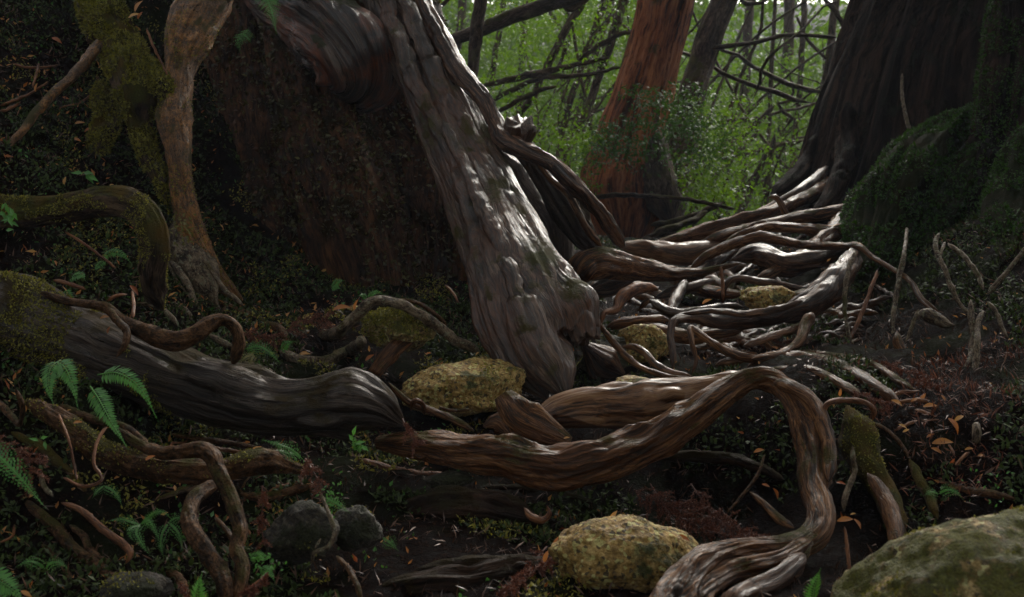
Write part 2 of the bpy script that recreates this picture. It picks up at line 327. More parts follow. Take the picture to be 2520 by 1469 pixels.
# ------------------------------------------------------------------ tubes: roots, trunks, limbs
def norm(a): return a / np.maximum(np.linalg.norm(a, axis=-1, keepdims=True), 1e-9)
def spline(p, n):
    p = np.asarray(p, float); m = len(p)
    q = np.vstack([2 * p[0] - p[1], p, 2 * p[-1] - p[-2]])
    t = np.linspace(0, m - 1 - 1e-6, n); k = t.astype(int); f = (t - k)[:, None]
    a, b_, c, d = q[k], q[k+1], q[k+2], q[k+3]
    return 0.5 * (2*b_ + (c-a)*f + (2*a-5*b_+4*c-d)*f**2 + (3*b_-a-3*c+d)*f**3)
_seed = [0]
_surf = {}
def tube_geo(c, r, ring=24, step=0.35, flute=(0.10, 1.6, 0.10), lump=0.10, fine=0.03, flat=(1, 1), twist=0.0, wob=0.15, cap='round', ref=(0.0, -0.85, 0.5), minlen=8, jag=0.0, maxn=420, crests=2, crest=0.16, fiber=0.0, knots=1.0, taper=True):
    """c: centre points, r: radii; returns verts, quads, tris, gc. flute=(amount, count, stretch)."""
    _seed[0] += 1; sd_ = _seed[0] * 13.7
    c = np.asarray(c, float); r = np.asarray(r, float)
    L = np.linalg.norm(np.diff(c, axis=0), axis=1).sum(); rm = max(r.mean(), 1e-4)
    n = int(np.clip(L / (rm * step), minlen, maxn))
    cc = spline(np.hstack([c, r[:, None]]), n * 4)
    dl = np.linalg.norm(np.diff(cc[:, :3], axis=0), axis=1); s = np.concatenate([[0], np.cumsum(dl)])
    si = np.linspace(0, s[-1], n); cc = np.stack([np.interp(si, s, cc[:, j]) for j in range(4)], -1)
    ctr, R = cc[:, :3], np.maximum(cc[:, 3], 0.0008)
    k = si / rm * 0.22
    off = np.stack([pn(k, sd_ + j * 9.1, 0.5) for j in range(3)], -1) * wob * R[:, None]
    ctr = ctr + off
    T = norm(np.gradient(ctr, axis=0))
    ref = norm(np.array(ref, float)); nn = np.zeros_like(T); prev = ref
    for i in range(n):
        pr = ref - T[i] * (ref @ T[i]); wgt = np.linalg.norm(pr)
        tr = prev - T[i] * (prev @ T[i]); tr /= max(np.linalg.norm(tr), 1e-6)
        v = tr * 0.75 + (pr / max(wgt, 1e-6)) * 0.25 * min(1, wgt * 2)
        if i == 0 and wgt > 0.05: v = pr
        v = v - T[i] * (v @ T[i]); prev = v / max(np.linalg.norm(v), 1e-6); nn[i] = prev
    B = np.cross(T, nn)
    th = np.linspace(0, 2 * math.pi, ring, endpoint=False)[None, :]
    S = (si / rm)[:, None]
    tt = th + twist * S + 0.35 * pn(S * 0.12, sd_, 1.1)
    ct, st = np.cos(tt), np.sin(tt)
    fa, ff, fs = flute
    a = pn(ct * ff + sd_, st * ff, S * fs)
    rid = 1 - 2.6 * np.abs(a)                      # sharp valleys, round ribs
    f2 = pn(ct * ff * 2.7 + sd_, st * ff * 2.7, S * fs * 1.6)
    m = 1 + fa * rid + fa * 0.55 * (1 - 2.6 * np.abs(f2)) + lump * pn(ct * 0.9, st * 0.9 + sd_, S * 0.45)
    m += fine * fbm(ct * ff * 5, st * ff * 5 + sd_, S * 0.7, 2)
    for q in range(crests):                        # sharp wandering edges, as on weathered roots
        t0 = 2.4 * pn(S * 0.10, sd_ + 5.5 * q, 3.3) * 1.6 + (0.5 if q else -0.9) + 2.6 * q
        dd = np.angle(np.exp(1j * (th - t0)))
        am = crest * np.clip(0.75 + 1.2 * pn(S * 0.25, sd_ - 3.1 * q, 0.7), 0, 1.6)
        m = m + am * np.exp(-np.abs(dd) / 0.30) - am * 0.35 * np.exp(-((np.abs(dd) - 0.75) / 0.35) ** 2)
    if fiber:
        fb = pn(ct * ff * 5.5 + sd_, st * ff * 5.5, S * fs * 4); fb2 = pn(ct * ff * 11 + sd_, st * ff * 11, S * fs * 7)
        m = m + fiber * (0.6 - 3.0 * np.abs(fb)) + fiber * 0.5 * (0.5 - 2.4 * np.abs(fb2))
    kr = np.random.default_rng(int(sd_ * 10)); Lr = si[-1] / rm
    for q in range(int(knots * (1 + Lr / 7))):       # knots, scars and pits
        s0 = kr.uniform(0, Lr); t0 = kr.uniform(-1.8, 1.8); wd = kr.uniform(0.18, 0.5); am = kr.uniform(-0.16, 0.30)
        dd = np.angle(np.exp(1j * (th - t0))); q2 = (dd / wd) ** 2 + ((S - s0) / (wd * 2.2)) ** 2
        m = m + am * np.exp(-q2) - abs(am) * 0.5 * np.exp(-(np.sqrt(q2) - 1.5) ** 2 / 0.15)
    if taper and cap == 'round':
        e_ = np.minimum(si, si[-1] - si) / rm
        R = R * (0.14 + 0.86 * np.clip(e_ / (3.0 if rm < 0.012 else 2.0), 0, 1) ** 0.7)
    rr = R[:, None] * m
    v = ctr[:, None, :] + nn[:, None, :] * (rr * np.cos(th) * flat[0])[..., None] + B[:, None, :] * (rr * np.sin(th) * flat[1])[..., None]
    if jag:
        j = np.clip((np.arange(n) - (n - 1) + 3) / 3, 0, 1)[:, None] * pn(np.cos(th) * 2.5, np.sin(th) * 2.5 + sd_, 0) * jag
        v = v + T[:, None, :] * (j * R[:, None])[..., None]
    gc = np.stack([np.cos(th) * rm * np.ones_like(S), np.sin(th) * rm * np.ones_like(S), si[:, None] * np.ones_like(th)], -1)
    V, Gc = [v.reshape(-1, 3)], [gc.reshape(-1, 3)]
    i = np.arange(n - 1)[:, None] * ring; j = np.arange(ring)[None, :]; j2 = (j + 1) % ring
    Q = np.stack([i + j, i + j2, i + ring + j2, i + ring + j], -1).reshape(-1, 4)
    tris = []; base = n * ring
    for e, sign in ((0, -1), (n - 1, 1)):
        push = 0.5 if cap == 'round' else (-0.12 if cap == 'broken' else 0.0)
        # one inner ring then centre
        inner = ctr[e] + (v[e] - ctr[e]) * 0.6 + sign * T[e] * R[e] * push * 0.75
        cen = ctr[e] + sign * T[e] * R[e] * push
        V.append(np.vstack([inner, cen])); Gc.append(np.vstack([gc[e] * [0.6, 0.6, 1], gc[e].mean(0)]))
        jj = np.arange(ring); k2 = (jj + 1) % ring
        qa = np.stack([e * ring + jj, base + jj, base + k2, e * ring + k2], -1)
        if sign < 0: Q = np.vstack([Q, qa]); tris.append(np.stack([base + jj, np.full(ring, base + ring), base + k2], -1))
        else: Q = np.vstack([Q, qa[:, ::-1]]); tris.append(np.stack([base + jj, base + k2, np.full(ring, base + ring)], -1))
        base += ring + 1
    return np.vstack(V), Q, np.vstack(tris), np.vstack(Gc)

def path3(pts, lift=0.35, snap=True):
    """picture-surveyed points (u, v, r[, distance]) -> places and radii; without a distance the point lies on the ground."""
    d = []; 
    for p in pts:
        if len(p) > 3 and p[3]: d.append(p[3])
        else: d.append(hit(p[0], p[1]) - lift * p[2] * 3.5 / F)
    d = np.array(d, float)
    free = np.array([not (len(p) > 3 and p[3]) for p in pts])
    if free.all() and len(d) > 3:
        d2 = d.copy(); d2[1:-1] = (d[:-2] + 2 * d[1:-1] + d[2:]) / 4; d = d2
    u = np.array([p[0] for p in pts]); v = np.array([p[1] for p in pts]); r = np.array([p[2] for p in pts], float)
    return W(u, v, d), r * d / F

def part(name, pts, mat, parent=None, label=None, cat=None, group=None, kind=None, lift=0.35, **kw):
    c, r = path3(pts, lift)
    rp = max(p[2] for p in pts)
    kw.setdefault('ring', int(np.clip(rp * 1.0, 8, 80)))
    kw.setdefault('step', 1.0 if rp < 9 else (0.75 if rp < 15 else (0.45 if rp < 50 else 0.18)))
    V, Q, T_, gc = tube_geo(c, r, **kw)
    o = link(name, mesh(name, V, Q, T_, M[mat] if isinstance(mat, str) else mat, gc), parent, label, cat, group, kind)
    _surf[o.name] = (V, Q, r.mean())
    return o
def root(label, pts, mat='bark_root', group=None, children=(), **kw):
    if not children:
        return part('root', pts, mat, None, label, 'root', group, **kw)
    t = thing('root', label, 'root', group)
    part('root_stem', pts, mat, t, **kw)
    for ch in children:
        part('root_branch', ch[0], mat, t, **(ch[1] if len(ch) > 1 else {}))
    return t

# ------------------------------------------------------------------ rocks
def rock(label, u, v, d, rx, ry, rz, mat, seed, rot=0.0, cuts=9, amp=0.16, sub=5, name='rock', cat='rock', tilt=0.0, group=None, power=1.0):
    import bmesh
    bm = bmesh.new(); bmesh.ops.create_icosphere(bm, subdivisions=sub, radius=1.0)
    V = np.array([x.co[:] for x in bm.verts]); Fc = np.array([[y.index for y in x.verts] for x in bm.faces]); bm.free()
    rg = np.random.default_rng(seed)
    P0 = V.copy()
    for _ in range(cuts):
        n_ = rg.normal(size=3); n_ /= np.linalg.norm(n_); h = rg.uniform(0.62, 0.88)
        dd = np.maximum(P0 @ n_ - h, 0); P0 = P0 - dd[:, None] * n_ * 0.92
    nz = fbm(V[:, 0] * 1.3 + seed, V[:, 1] * 1.3, V[:, 2] * 1.3, 4) * amp + fbm(V[:, 0] * 6 + seed, V[:, 1] * 6, V[:, 2] * 6, 4) * amp * 0.22
    P0 = P0 * (1 + nz + amp * 0.16 * fbm(V[:, 0] * 17 + V[:, 2] * 9, V[:, 1] * 17 + seed, V[:, 2] * 12, 3) + amp * 0.07 * fbm(V[:, 0] * 40, V[:, 1] * 40 + seed, V[:, 2] * 40, 2))[:, None]
    s = d / F
    P0 = P0 * np.array([rx * s, rz * s, ry * s])
    ca, sa = math.cos(tilt), math.sin(tilt)
    P0 = P0 @ np.array([[ca, 0, sa], [0, 1, 0], [-sa, 0, ca]])
    ca, sa = math.cos(rot), math.sin(rot)
    P0 = P0 @ np.array([[ca, sa, 0], [-sa, ca, 0], [0, 0, 1]])
    me = mesh(name, P0, None, Fc, M[mat])
    o = link(name, me, None, label, cat, group)
    c = W(u, v, d); o.location = c
    _surf[o.name] = (P0 + c, None, rx * s)
    return o

# ------------------------------------------------------------------ leaves and blades as raw arrays
class Cloud:
    """collects small leaf shapes"""
    def __init__(s): s.V = []; s.T = []; s.var = []; s.n = 0
    def rhomb(s, pos, dirs, nors, length, width, var, fold=0.25, droop=0.2):
        """one leaf each: 6 verts, 4 tris, pointed, folded along its midrib"""
        pos = np.asarray(pos); m = len(pos)
        d = norm(dirs); side = norm(np.cross(nors, d)); up = np.cross(d, side)
        L = np.broadcast_to(np.asarray(length, float), (m,))[:, None]; Wd = np.broadcast_to(np.asarray(width, float), (m,))[:, None]
        a = pos; mid = pos + d * L * 0.45 - up * Wd * fold; tip = pos + d * L - up * L * droop
        l = pos + d * L * 0.4 + side * Wd * 0.5; r_ = pos + d * L * 0.4 - side * Wd * 0.5
        V = np.stack([a, l, mid, r_, tip], 1).reshape(-1, 3)
        b_ = s.n + np.arange(m)[:, None] * 5
        T = np.concatenate([b_ + [0, 1, 2], b_ + [0, 2, 3], b_ + [1, 4, 2], b_ + [2, 4, 3]], 0)
        s.V.append(V); s.T.append(T); s.var.append(np.repeat(np.broadcast_to(var, (m,)), 5)); s.n += m * 5
    def diamond(s, pos, dirs, nors, length, width, var):
        pos = np.asarray(pos); m = len(pos)
        d = norm(dirs); side = norm(np.cross(nors, d)); up = np.cross(d, side)
        L = np.broadcast_to(np.asarray(length, float), (m,))[:, None]; Wd = np.broadcast_to(np.asarray(width, float), (m,))[:, None]
        V = np.stack([pos, pos + d * L * .45 + side * Wd * .5, pos + d * L - up * L * 0.15, pos + d * L * .45 - side * Wd * .5], 1).reshape(-1, 3)
        b_ = s.n + np.arange(m)[:, None] * 4
        T = np.concatenate([b_ + [0, 1, 3], b_ + [1, 2, 3]], 0)
        s.V.append(V); s.T.append(T); s.var.append(np.repeat(np.broadcast_to(var, (m,)), 4)); s.n += m * 4
    def strip(s, pts, width, var, nor=(0, -0.5, 0.8)):
        pts = np.asarray(pts); m = len(pts); t = norm(np.gradient(pts, axis=0)); side = norm(np.cross(t, np.array(nor)))
        wd = np.broadcast_to(np.asarray(width, float), (m,))[:, None]
        up = np.cross(side, t)
        V = np.stack([pts - side * wd * .5, pts + up * wd * 0.35, pts + side * wd * .5], 1).reshape(-1, 3)
        i = s.n + np.arange(m - 1)[:, None] * 3
        T = np.concatenate([i + [0, 1, 3], i + [1, 4, 3], i + [1, 2, 4], i + [2, 5, 4]], 0)
        s.V.append(V); s.T.append(T); s.var.append(np.full(m * 3, var)); s.n += m * 3
    def mesh(s, name, mat): return mesh(name, np.vstack(s.V), None, np.vstack(s.T), mat, var=np.concatenate(s.var), smooth=False)
def rdir(n, rg=rng): return norm(rg.normal(size=(n, 3)))

# ------------------------------------------------------------------ ferns
def frond(pts3, width, pairs=22, mat='fern', parent=None, name='frond', sub=False, var=(0.2, 0.9), droop=0.25, nor=(0, -0.6, 0.8), taper=0.7, seed=0, **tags):
    rg = np.random.default_rng(seed + 77)
    p = spline(pts3, 60); s = np.concatenate([[0], np.cumsum(np.linalg.norm(np.diff(p, axis=0), axis=1))])
    L = s[-1]; t = norm(np.gradient(p, axis=0)); nor = norm(np.array(nor, float))
    c = Cloud(); c.strip(p[::3], np.linspace(0.0035, 0.0012, 20) * (L / 0.25), 0.9, nor)
    for k in range(pairs):
        f = 0.10 + 0.89 * k / (pairs - 1); q = np.array([np.interp(f * L, s, p[:, j]) for j in range(3)])
        tt = norm(np.array([np.interp(f * L, s, t[:, j]) for j in range(3)]))
        side = norm(np.cross(nor, tt)); up = np.cross(tt, side)
        wd = width * (math.sin(math.pi * min(1, (f + 0.10)) ** taper) * 0.9 + 0.08) * (1 - f) ** 0.25
        for sg in (-1, 1):
            dirn = norm(side * sg + tt * (0.35 + 0.35 * f) + rg.normal(size=3) * 0.06 - up * droop)
            ll = wd * rg.uniform(0.9, 1.08); vv = rg.uniform(*var)
            if not sub:
                c.rhomb(q[None], dirn[None], (up + rg.normal(size=3) * 0.12)[None], ll, L / pairs * 0.95, vv, 0.15, 0.15)
            else:
                ns = max(3, int(ll / 0.006)); mid = q + dirn * ll * 0.5
                ff = np.linspace(0.05, 0.95, ns)
                pp = q + dirn * (ff * ll)[:, None] - up * (ff ** 2 * ll * 0.15)[:, None]
                s2 = norm(np.cross(up, dirn))
                lw = (1 - ff * 0.8) * L / pairs * 0.62
                for g in (-1, 1):
                    c.rhomb(pp, np.tile(s2 * g + dirn * 0.7, (ns, 1)), np.tile(up, (ns, 1)), lw, ll / ns * 1.1, vv, 0.1, 0.1)
    return link(name, c.mesh(name, M[mat]), parent, **tags)
def fern(label, fronds, mat='fern', cat='fern', group=None, loc=None):
    """fronds: list of dicts(pts=[(u,v,d)...], w=px width, pairs, sub)"""
    t = thing('fern', label, cat, group)
    for i, fr in enumerate(fronds):
        u, v, d = zip(*fr['pts'])
        c = W(u, v, d)
        frond(c, fr.get('w', 30) * np.mean(d) / F, fr.get('pairs', 20), fr.get('mat', mat), t, 'frond', fr.get('sub', False), seed=i + int(u[0]), droop=fr.get('droop', 0.2), nor=fr.get('nor', (0, -0.75, 0.6)), taper=fr.get('taper', 0.7))
    return t

# ------------------------------------------------------------------ dry cedar sprays
def needle_spray(label, pts, spread, n=14, mat='needle', name='dry_needle_spray', seed=1, loc3=None, group='dry red cedar sprays', thick=0.006):
    rg = np.random.default_rng(seed)
    c3 = W(*zip(*pts)) if loc3 is None else np.asarray(loc3)
    p = spline(c3, 40); t = norm(np.gradient(p, axis=0)); L = np.linalg.norm(np.diff(p, axis=0), axis=1).sum()
    c = Cloud(); c.strip(p[::2], np.linspace(0.004, 0.002, 20), 0.1)
    sp = spread * np.mean([q[2] for q in pts]) / F if loc3 is None else spread
    for k in range(n):
        i = int(rg.uniform(2, 38)); sg = rg.choice([-1, 1])
        side = norm(np.cross(t[i], np.array([0, -0.8, 0.6])) * sg + t[i] * rg.uniform(0.7, 1.6) + rg.normal(size=3) * 0.25)
        ll = sp * rg.uniform(0.5, 1.15); m = 14
        f = np.linspace(0, 1, m)[:, None]
        q = p[i] + side * f * ll + np.array([0, 0, -1]) * f ** 2 * ll * 0.25 + rg.normal(size=(m, 3)) * 0.0012
        c.strip(q, 0.0022, rg.uniform(0, 0.6))
        k2 = 5
        for j in range(k2):
            dd = norm(np.gradient(q, axis=0) + rdir(m, rg) * 0.75)
            c.diamond(q, dd, rdir(m, rg), thick * rg.uniform(0.8, 1.5), 0.0022, rg.uniform(0, 1, m))
    return link(name, c.mesh(name, M[mat]), None, label, 'dry spray', group)

# ------------------------------------------------------------------ dead leaves
def dead_leaf(label, u, v, size=22, d=None, ang=0.0, var=0.5, curl=0.3, seed=0, mat='dead_leaf', group='dead leaves lying in the litter', cat='leaf', name='dead_leaf', wd=0.36):
    rg = np.random.default_rng(seed + int(u * 3 + v))
    d = d or hit(u, v) - 0.02
    c = W(u, v, d); L = size * d / F
    dr = norm(np.array([math.cos(ang), 0.35 * rg.uniform(-1, 1), math.sin(ang)])); up = norm(np.array([rg.uniform(-.4, .4), -0.6, 0.7]))
    side = norm(np.cross(up, dr)); up = np.cross(dr, side)
    V = []; K = 7
    for i in range(K):
        f = i / (K - 1); wdt = math.sin(math.pi * (0.04 + 0.94 * f) ** 0.85) * L * wd * 0.5
        m = dr * (f - 0.5) * L + up * (math.sin(f * math.pi) * curl * L * 0.35)
        V += [m - side * wdt + up * wdt * 0.5, m, m + side * wdt + up * wdt * 0.5]
    T = []
    for i in range(K - 1):
        a = i * 3; T += [(a, a+1, a+4), (a, a+4, a+3), (a+1, a+2, a+5), (a+1, a+5, a+4)]
    me = mesh(name, np.array(V), None, T, M[mat], var=np.full(len(V), var))
    o = link(name, me, None, label, cat, group); o.location = c
    return o

# ------------------------------------------------------------------ surfaces carrying moss / leaf tufts
def surface_points(objs, n, rg, zmin=-1.0, keep=None):
    P_, N_ = [], []
    tot = []
    for o in objs:
        V, Q, _ = _surf[o.name]
        if Q is None:
            me = o.data; k = len(me.polygons); Q = np.zeros(k * 3, np.int32); me.loops.foreach_get('vertex_index', Q); Q = Q.reshape(-1, 3); Q = np.c_[Q, Q[:, 2]]
        a, b_, c, d = V[Q[:, 0]], V[Q[:, 1]], V[Q[:, 2]], V[Q[:, 3]]
        nr = np.cross(c - a, d - b_) if not (Q[:, 2] == Q[:, 3]).all() else np.cross(b_ - a, c - a)
        tot.append((a, b_, c, d, nr, np.linalg.norm(nr, axis=1)))
    A = [np.concatenate([t[i] for t in tot]) for i in range(6)]
    pick = rg.choice(len(A[5]), n, p=A[5] / A[5].sum())
    f, g = rg.uniform(0, 1, (2, n, 1))
    p = (A[0][pick] * (1-f) + A[1][pick] * f) * (1-g) + (A[3][pick] * (1-f) + A[2][pick] * f) * g
    nn = norm(A[4][pick])
    m = nn[:, 2] > zmin
    if keep is not None: m &= keep(p, nn)
    return p[m], nn[m]
def ground_points(n, rg, x=(-2.2, 2.4), y=(1.7, 6.5), keep=None):
    px, py = rg.uniform(*x, n), rg.uniform(*y, n)
    if keep is not None:
        m = keep(px, py); px, py = px[m], py[m]
    z = G(px, py); e = 0.02
    nn = norm(np.stack([-(G0(px + e, py) - G0(px - e, py)) / (2*e), -(G0(px, py + e) - G0(px, py - e)) / (2*e), np.ones(len(px))], -1))
    return np.stack([px, py, z], -1), nn

# ================================================================== GIANT LEFT TREE (hollow, mossy) with its shining buttress
t1 = thing('giant_tree', 'huge dark mossy tree base with a wet shining buttress root sweeping down right', 'tree')
trunk1 = part('trunk', [(820,-1900,330,5.6),(800,-900,330,5.5),(775,-300,300,5.45),(768,0,285,5.4),(790,250,300,5.3),(820,430,325,5.2),(855,600,350,5.1),(900,760,330,5.0),(930,900,250,4.95)], 'giant_bark', t1, taper=False, ring=180, step=0.10, flute=(0.10, 1.3, 0.10), lump=0.12, fine=0.06, wob=0.1, crest=0.03, fiber=0.03, maxn=300)
butt = part('buttress_root', [(900,-260,84,5.0),(935,-120,74,4.85),(968,0,66,4.72),(1010,110,66,4.58),(1065,220,70,4.43),(1118,330,76,4.28),(1165,430,82,4.14),(1210,530,90,3.99),(1256,640,106,3.83),(1300,730,120,3.72),(1336,800,122,3.64),(1362,850,98,3.6)],
     'shining', t1, ring=170, step=0.08, flute=(0.11, 1.15, 0.05), lump=0.10, fine=0.05, flat=(0.55, 1.0), wob=0.06, maxn=440, cap='broken', jag=0.5, crests=3, crest=0.10)
part('root_leg', [(1175,600,40,3.86),(1205,700,48,3.74),(1232,790,52,3.64),(1268,870,48,3.56),(1310,930,38,3.5),(1350,985,16,3.46)], 'shining', t1, ring=90, step=0.09, flute=(0.16, 1.4, 0.05), flat=(0.7, 1.0), crest=0.2)
part('root_leg', [(1270,700,44,3.68),(1300,780,54,3.58),(1335,860,56,3.51),(1368,920,44,3.46),(1388,965,28,3.43),(1396,1000,14,3.42)], 'shining', t1, ring=100, step=0.09, flute=(0.16, 1.4, 0.05), flat=(0.7, 1.0), crest=0.2)
part('root_leg', [(1345,660,30,3.74),(1390,730,38,3.66),(1425,790,40,3.6),(1442,835,30,3.57)], 'shining', t1, ring=80, step=0.09, flute=(0.16, 1.4, 0.05), flat=(0.7, 1.0), crest=0.2, cap='broken', jag=0.7)
# raised ribs running down the buttress
for q in ([(985,-20,14,4.62),(1040,110,15,4.46),(1100,230,16,4.32),(1165,350,16,4.17),(1215,430,15,4.06),(1262,510,14,3.95),(1310,600,13,3.85),(1360,680,12,3.76),(1405,750,11,3.68),(1440,810,10,3.60)],
          [(940,-20,12,4.60),(985,120,15,4.44),(1030,220,14,4.32),(1085,330,12,4.20),(1130,440,14,4.04),(1165,560,15,3.88),(1195,680,14,3.74),(1215,790,14,3.62),(1262,880,12,3.55),(1300,940,10,3.50)],
          [(1090,300,8,4.20),(1150,420,12,4.04),(1200,540,14,3.86),(1250,650,14,3.70),(1290,760,14,3.57),(1340,850,13,3.49),(1385,910,11,3.45),(1395,960,8,3.43)]):
    part('rib', q, 'shining', t1, flute=(0.25, 1.5, 0.06), lump=0.2, wob=0.5, ring=20, step=0.5, flat=(0.8, 1.3))
part('burl', [(660,-30,60,4.95),(720,30,80,4.75),(790,75,92,4.62),(850,120,92,4.55),(885,185,74,4.58),(878,240,48,4.66),(850,280,22,4.75)], wood_mat('burl wood', (0.008, 0.003, 0.002), (0.040, 0.016, 0.008), (0.12, 0.070, 0.048), 55, 3, wet=0.6, rough=(0.14, 0.6), patch=(0.22, 0.048, 0.008), patchamt=1.0, moss=0.2, bump=2.5, spec=0.5, tint=(1, 1, 1)), t1, ring=140, step=0.07, flute=(0.07, 1.4, 0.14), lump=0.30, fine=0.08, fiber=0.02, knots=9, taper=False)
part('strap_root', [(1000,-120,15,4.75),(1037,0,17,4.62),(1082,88,18,4.50),(1132,178,18,4.38),(1186,240,15,4.30),(1214,292,15,4.25),(1236,335,18,4.2),(1274,364,17,4.15),(1305,378,15,4.13),(1355,402,15,4.15),(1410,455,16,4.2),(1462,505,16,4.3),(1500,555,15,4.4),(1535,608,12,4.5)], 'dark', t1, flute=(0.22, 1.4, 0.05), ring=44, step=0.2, flat=(0.8, 1.15), wob=0.15, label='dark ribbon of root running along the top of the buttress')
part('board_root', [(1230,300,26,4.5),(1312,400,22,4.42),(1362,462,30,4.4),(1405,530,34,4.4),(1445,592,26,4.42),(1475,622,14,4.45)], 'mossy_log', t1, flute=(0.2, 1.4, 0.06), ring=60, step=0.12)
part('board_edge', [(1318,388,6,4.28),(1355,440,7,4.27),(1395,475,8,4.27),(1425,525,8,4.28),(1452,572,8,4.3),(1482,610,7,4.33)], 'pale', t1, flute=(0.2, 1.4, 0.06), ring=16, step=0.4)  # pale colour stands in for the highlight along the board's ridge
part('broken_stub', [(1262,375,24,4.26),(1270,345,30,4.24),(1278,320,34,4.22),(1284,300,32,4.20)], 'grey_wet', t1, ring=50, step=0.1, cap='broken', jag=0.9, flute=(0.2, 1.5, 0.2), label='broken wet root stub with a hollow top')
part('flank_root', [(1180,330,50,4.75),(1230,430,70,4.7),(1290,540,80,4.65),(1350,640,80,4.6),(1400,720,60,4.55)], 'mossy_log', t1, flute=(0.2, 1.4, 0.1), ring=90, step=0.1)
part('stone_foot', [(1440,850,40,3.72),(1490,900,46,3.74),(1540,930,30,3.76)], 'dark', t1, flute=(0.1, 1.2, 0.1), step=0.1)

# ================================================================== LEANING TREE on the left bank
t2 = thing('leaning_tree', 'leaning tree with golden wet bark on the mossy left bank', 'tree')
leanT = part('trunk', [(640,-700,60,4.5),(560,-300,58,4.3),(512,-60,60,4.15),(488,30,56,4.08),(456,110,48,4.02),(443,170,34,3.98),(440,220,30,3.96),(424,290,38,3.93),(436,370,28,3.9),(444,440,26,3.9),(455,510,28,3.9),(480,590,30,3.92),(516,660,24,3.95),(560,712,18,4.0),(590,745,10,4.05)], 'yellow_bark', t2, ring=110, step=0.08, flute=(0.10, 1.5, 0.22), lump=0.14, fine=0.08, knots=1, taper=False)
part('root_foot', [(430,540,26,3.98),(450,620,42,3.92),(485,680,42,3.88),(520,735,26,3.86),(540,760,10,3.85)], 'lichen_root', t2, flute=(0.12, 1.3, 0.15))
part('root_foot', [(500,640,5,3.86),(530,680,5,3.83),(555,715,6,3.80),(585,740,6,3.78),(600,755,4,3.78)], 'lichen_root', t2)
mb1 = root('broad moss covered root hanging down the left bank beside the leaning tree', [(215,-10,30,4.35),(255,45,42,4.2),(290,105,40,4.1),(318,165,44,4.0),(335,225,42,3.95),(342,300,24,3.95),(360,370,20,3.92),(385,430,18,3.9),(410,500,14,3.9)], 'mossy_root', flute=(0.25, 1.6, 0.15), lump=0.25, step=0.12, ring=70)
mb2 = root('mossy shoulder root beneath the crook of the leaning tree', [(330,140,24,4.02),(370,180,34,3.98),(405,215,30,3.93),(432,260,20,3.9)], 'mossy_root', lump=0.3)
mb3 = root('short mossy root dropping from the green mound at upper left', [(250,200,26,4.15),(262,290,28,4.1),(240,360,26,4.05),(225,420,14,4.05)], 'mossy_root', lump=0.3)
root('thin golden root running diagonally down the upper left bank', [(265,95,14,4.08),(225,135,13,4.02),(180,185,11,3.95),(130,232,11,3.9),(90,275,10,3.86),(55,322,10,3.82),(28,352,8,3.8),(24,395,6,3.78),(35,420,5,3.76)], 'yellow_bark', wob=0.4)
arch = root('mossy root arching over the left bank and diving down', [(-80,505,40,3.45),(0,520,36,3.45),(70,525,34,3.44),(140,520,32,3.43),(200,508,34,3.42),(255,497,35,3.40),(310,500,34,3.38),(352,525,34,3.36),(378,570,33,3.35),(383,620,32,3.35),(378,670,28,3.37),(385,720,24,3.42),(400,765,20,3.46)], 'mossy_root', flute=(0.12, 1.3, 0.1), step=0.1, ring=80)
root('short lichen covered root below the arching root', [(360,680,18,3.5),(375,720,20,3.48),(392,760,14,3.46)], 'lichen_root')
root('forked pale root slanting behind the dark coiled root', [(412,640,6,3.84),(436,662,8,3.8),(458,695,9,3.78),(474,735,9,3.76),(486,775,9,3.74)], 'lichen_root', children=[([(414,648,4,3.82),(435,690,4,3.79),(462,728,4,3.76)],)])

# ================================================================== BIG LOG ROOT AND COILS, left foreground
log = root('massive half mossy root lying like a log across the left, its blunt tip dark', [(-160,700,80,3.15),(-40,760,92,3.12),(90,810,95,3.08),(200,850,92,3.04),(300,888,86,3.0),(400,925,80,2.97),(500,958,76,2.95),(600,985,74,2.94),(700,1003,68,2.94),(790,1000,74,2.95),(870,990,82,2.96),(930,1005,74,2.97),(968,1028,56,2.98),(995,1048,30,3.0)], 'mossy_log', flute=(0.075, 1.5, 0.05), lump=0.14, fine=0.045, knots=2.5, ring=120, step=0.09, cap='round', wob=0.1)
root('dark coiled root snaking over the log and curling under itself', [(95,718,8,3.02),(150,738,9,3.0),(205,748,10,2.98),(262,756,12,2.94),(298,788,15,2.92),(332,806,18,2.90),(372,822,21,2.88),(420,838,23,2.87),(468,828,21,2.88),(508,800,19,2.9),(545,786,15,2.92),(573,800,14,2.93),(588,838,14,2.94),(582,875,13,2.95),(572,900,9,2.96)], 'bark_root', children=[([(265,757,8,2.92),(290,790,8,2.88),(312,815,9,2.86),(308,848,8,2.84),(285,880,6,2.83)],)])
root('straight dark root crossing behind the coiled root to the grey roots', [(485,730,10),(540,750,13),(600,775,14),(650,798,13),(688,815,13),(706,838,9)], 'bark_root', lift=0.8)
root('small mossy rootlet bent beside the dark coiled root', [(335,745,7),(380,755,8),(420,780,8),(437,803,8)], 'lichen_root')
root('tiny hooked rootlet under the forked pale root', [(428,755,5),(448,758,7),(466,775,7),(470,790,5)], 'lichen_root')
root('thin upright rootlet standing on the coiled root', [(325,715,3,3.0),(329,745,4,2.95),(327,782,5,2.9)], 'orange_root')
root('pale curved twig resting left of the thin upright rootlet', [(262,742,4,3.1),(285,728,4,3.1),(313,724,3,3.12)], 'orange_root')
root('orange tipped twig on the mossy slope above the log', [(130,690,4,3.2),(158,695,5,3.18),(212,712,4,3.15)], 'orange_root')
root('reddish white twig leaning over the left bank', [(160,570,2.5,3.4),(195,592,3,3.38),(235,620,3,3.36),(285,660,3,3.34)], 'orange_root')
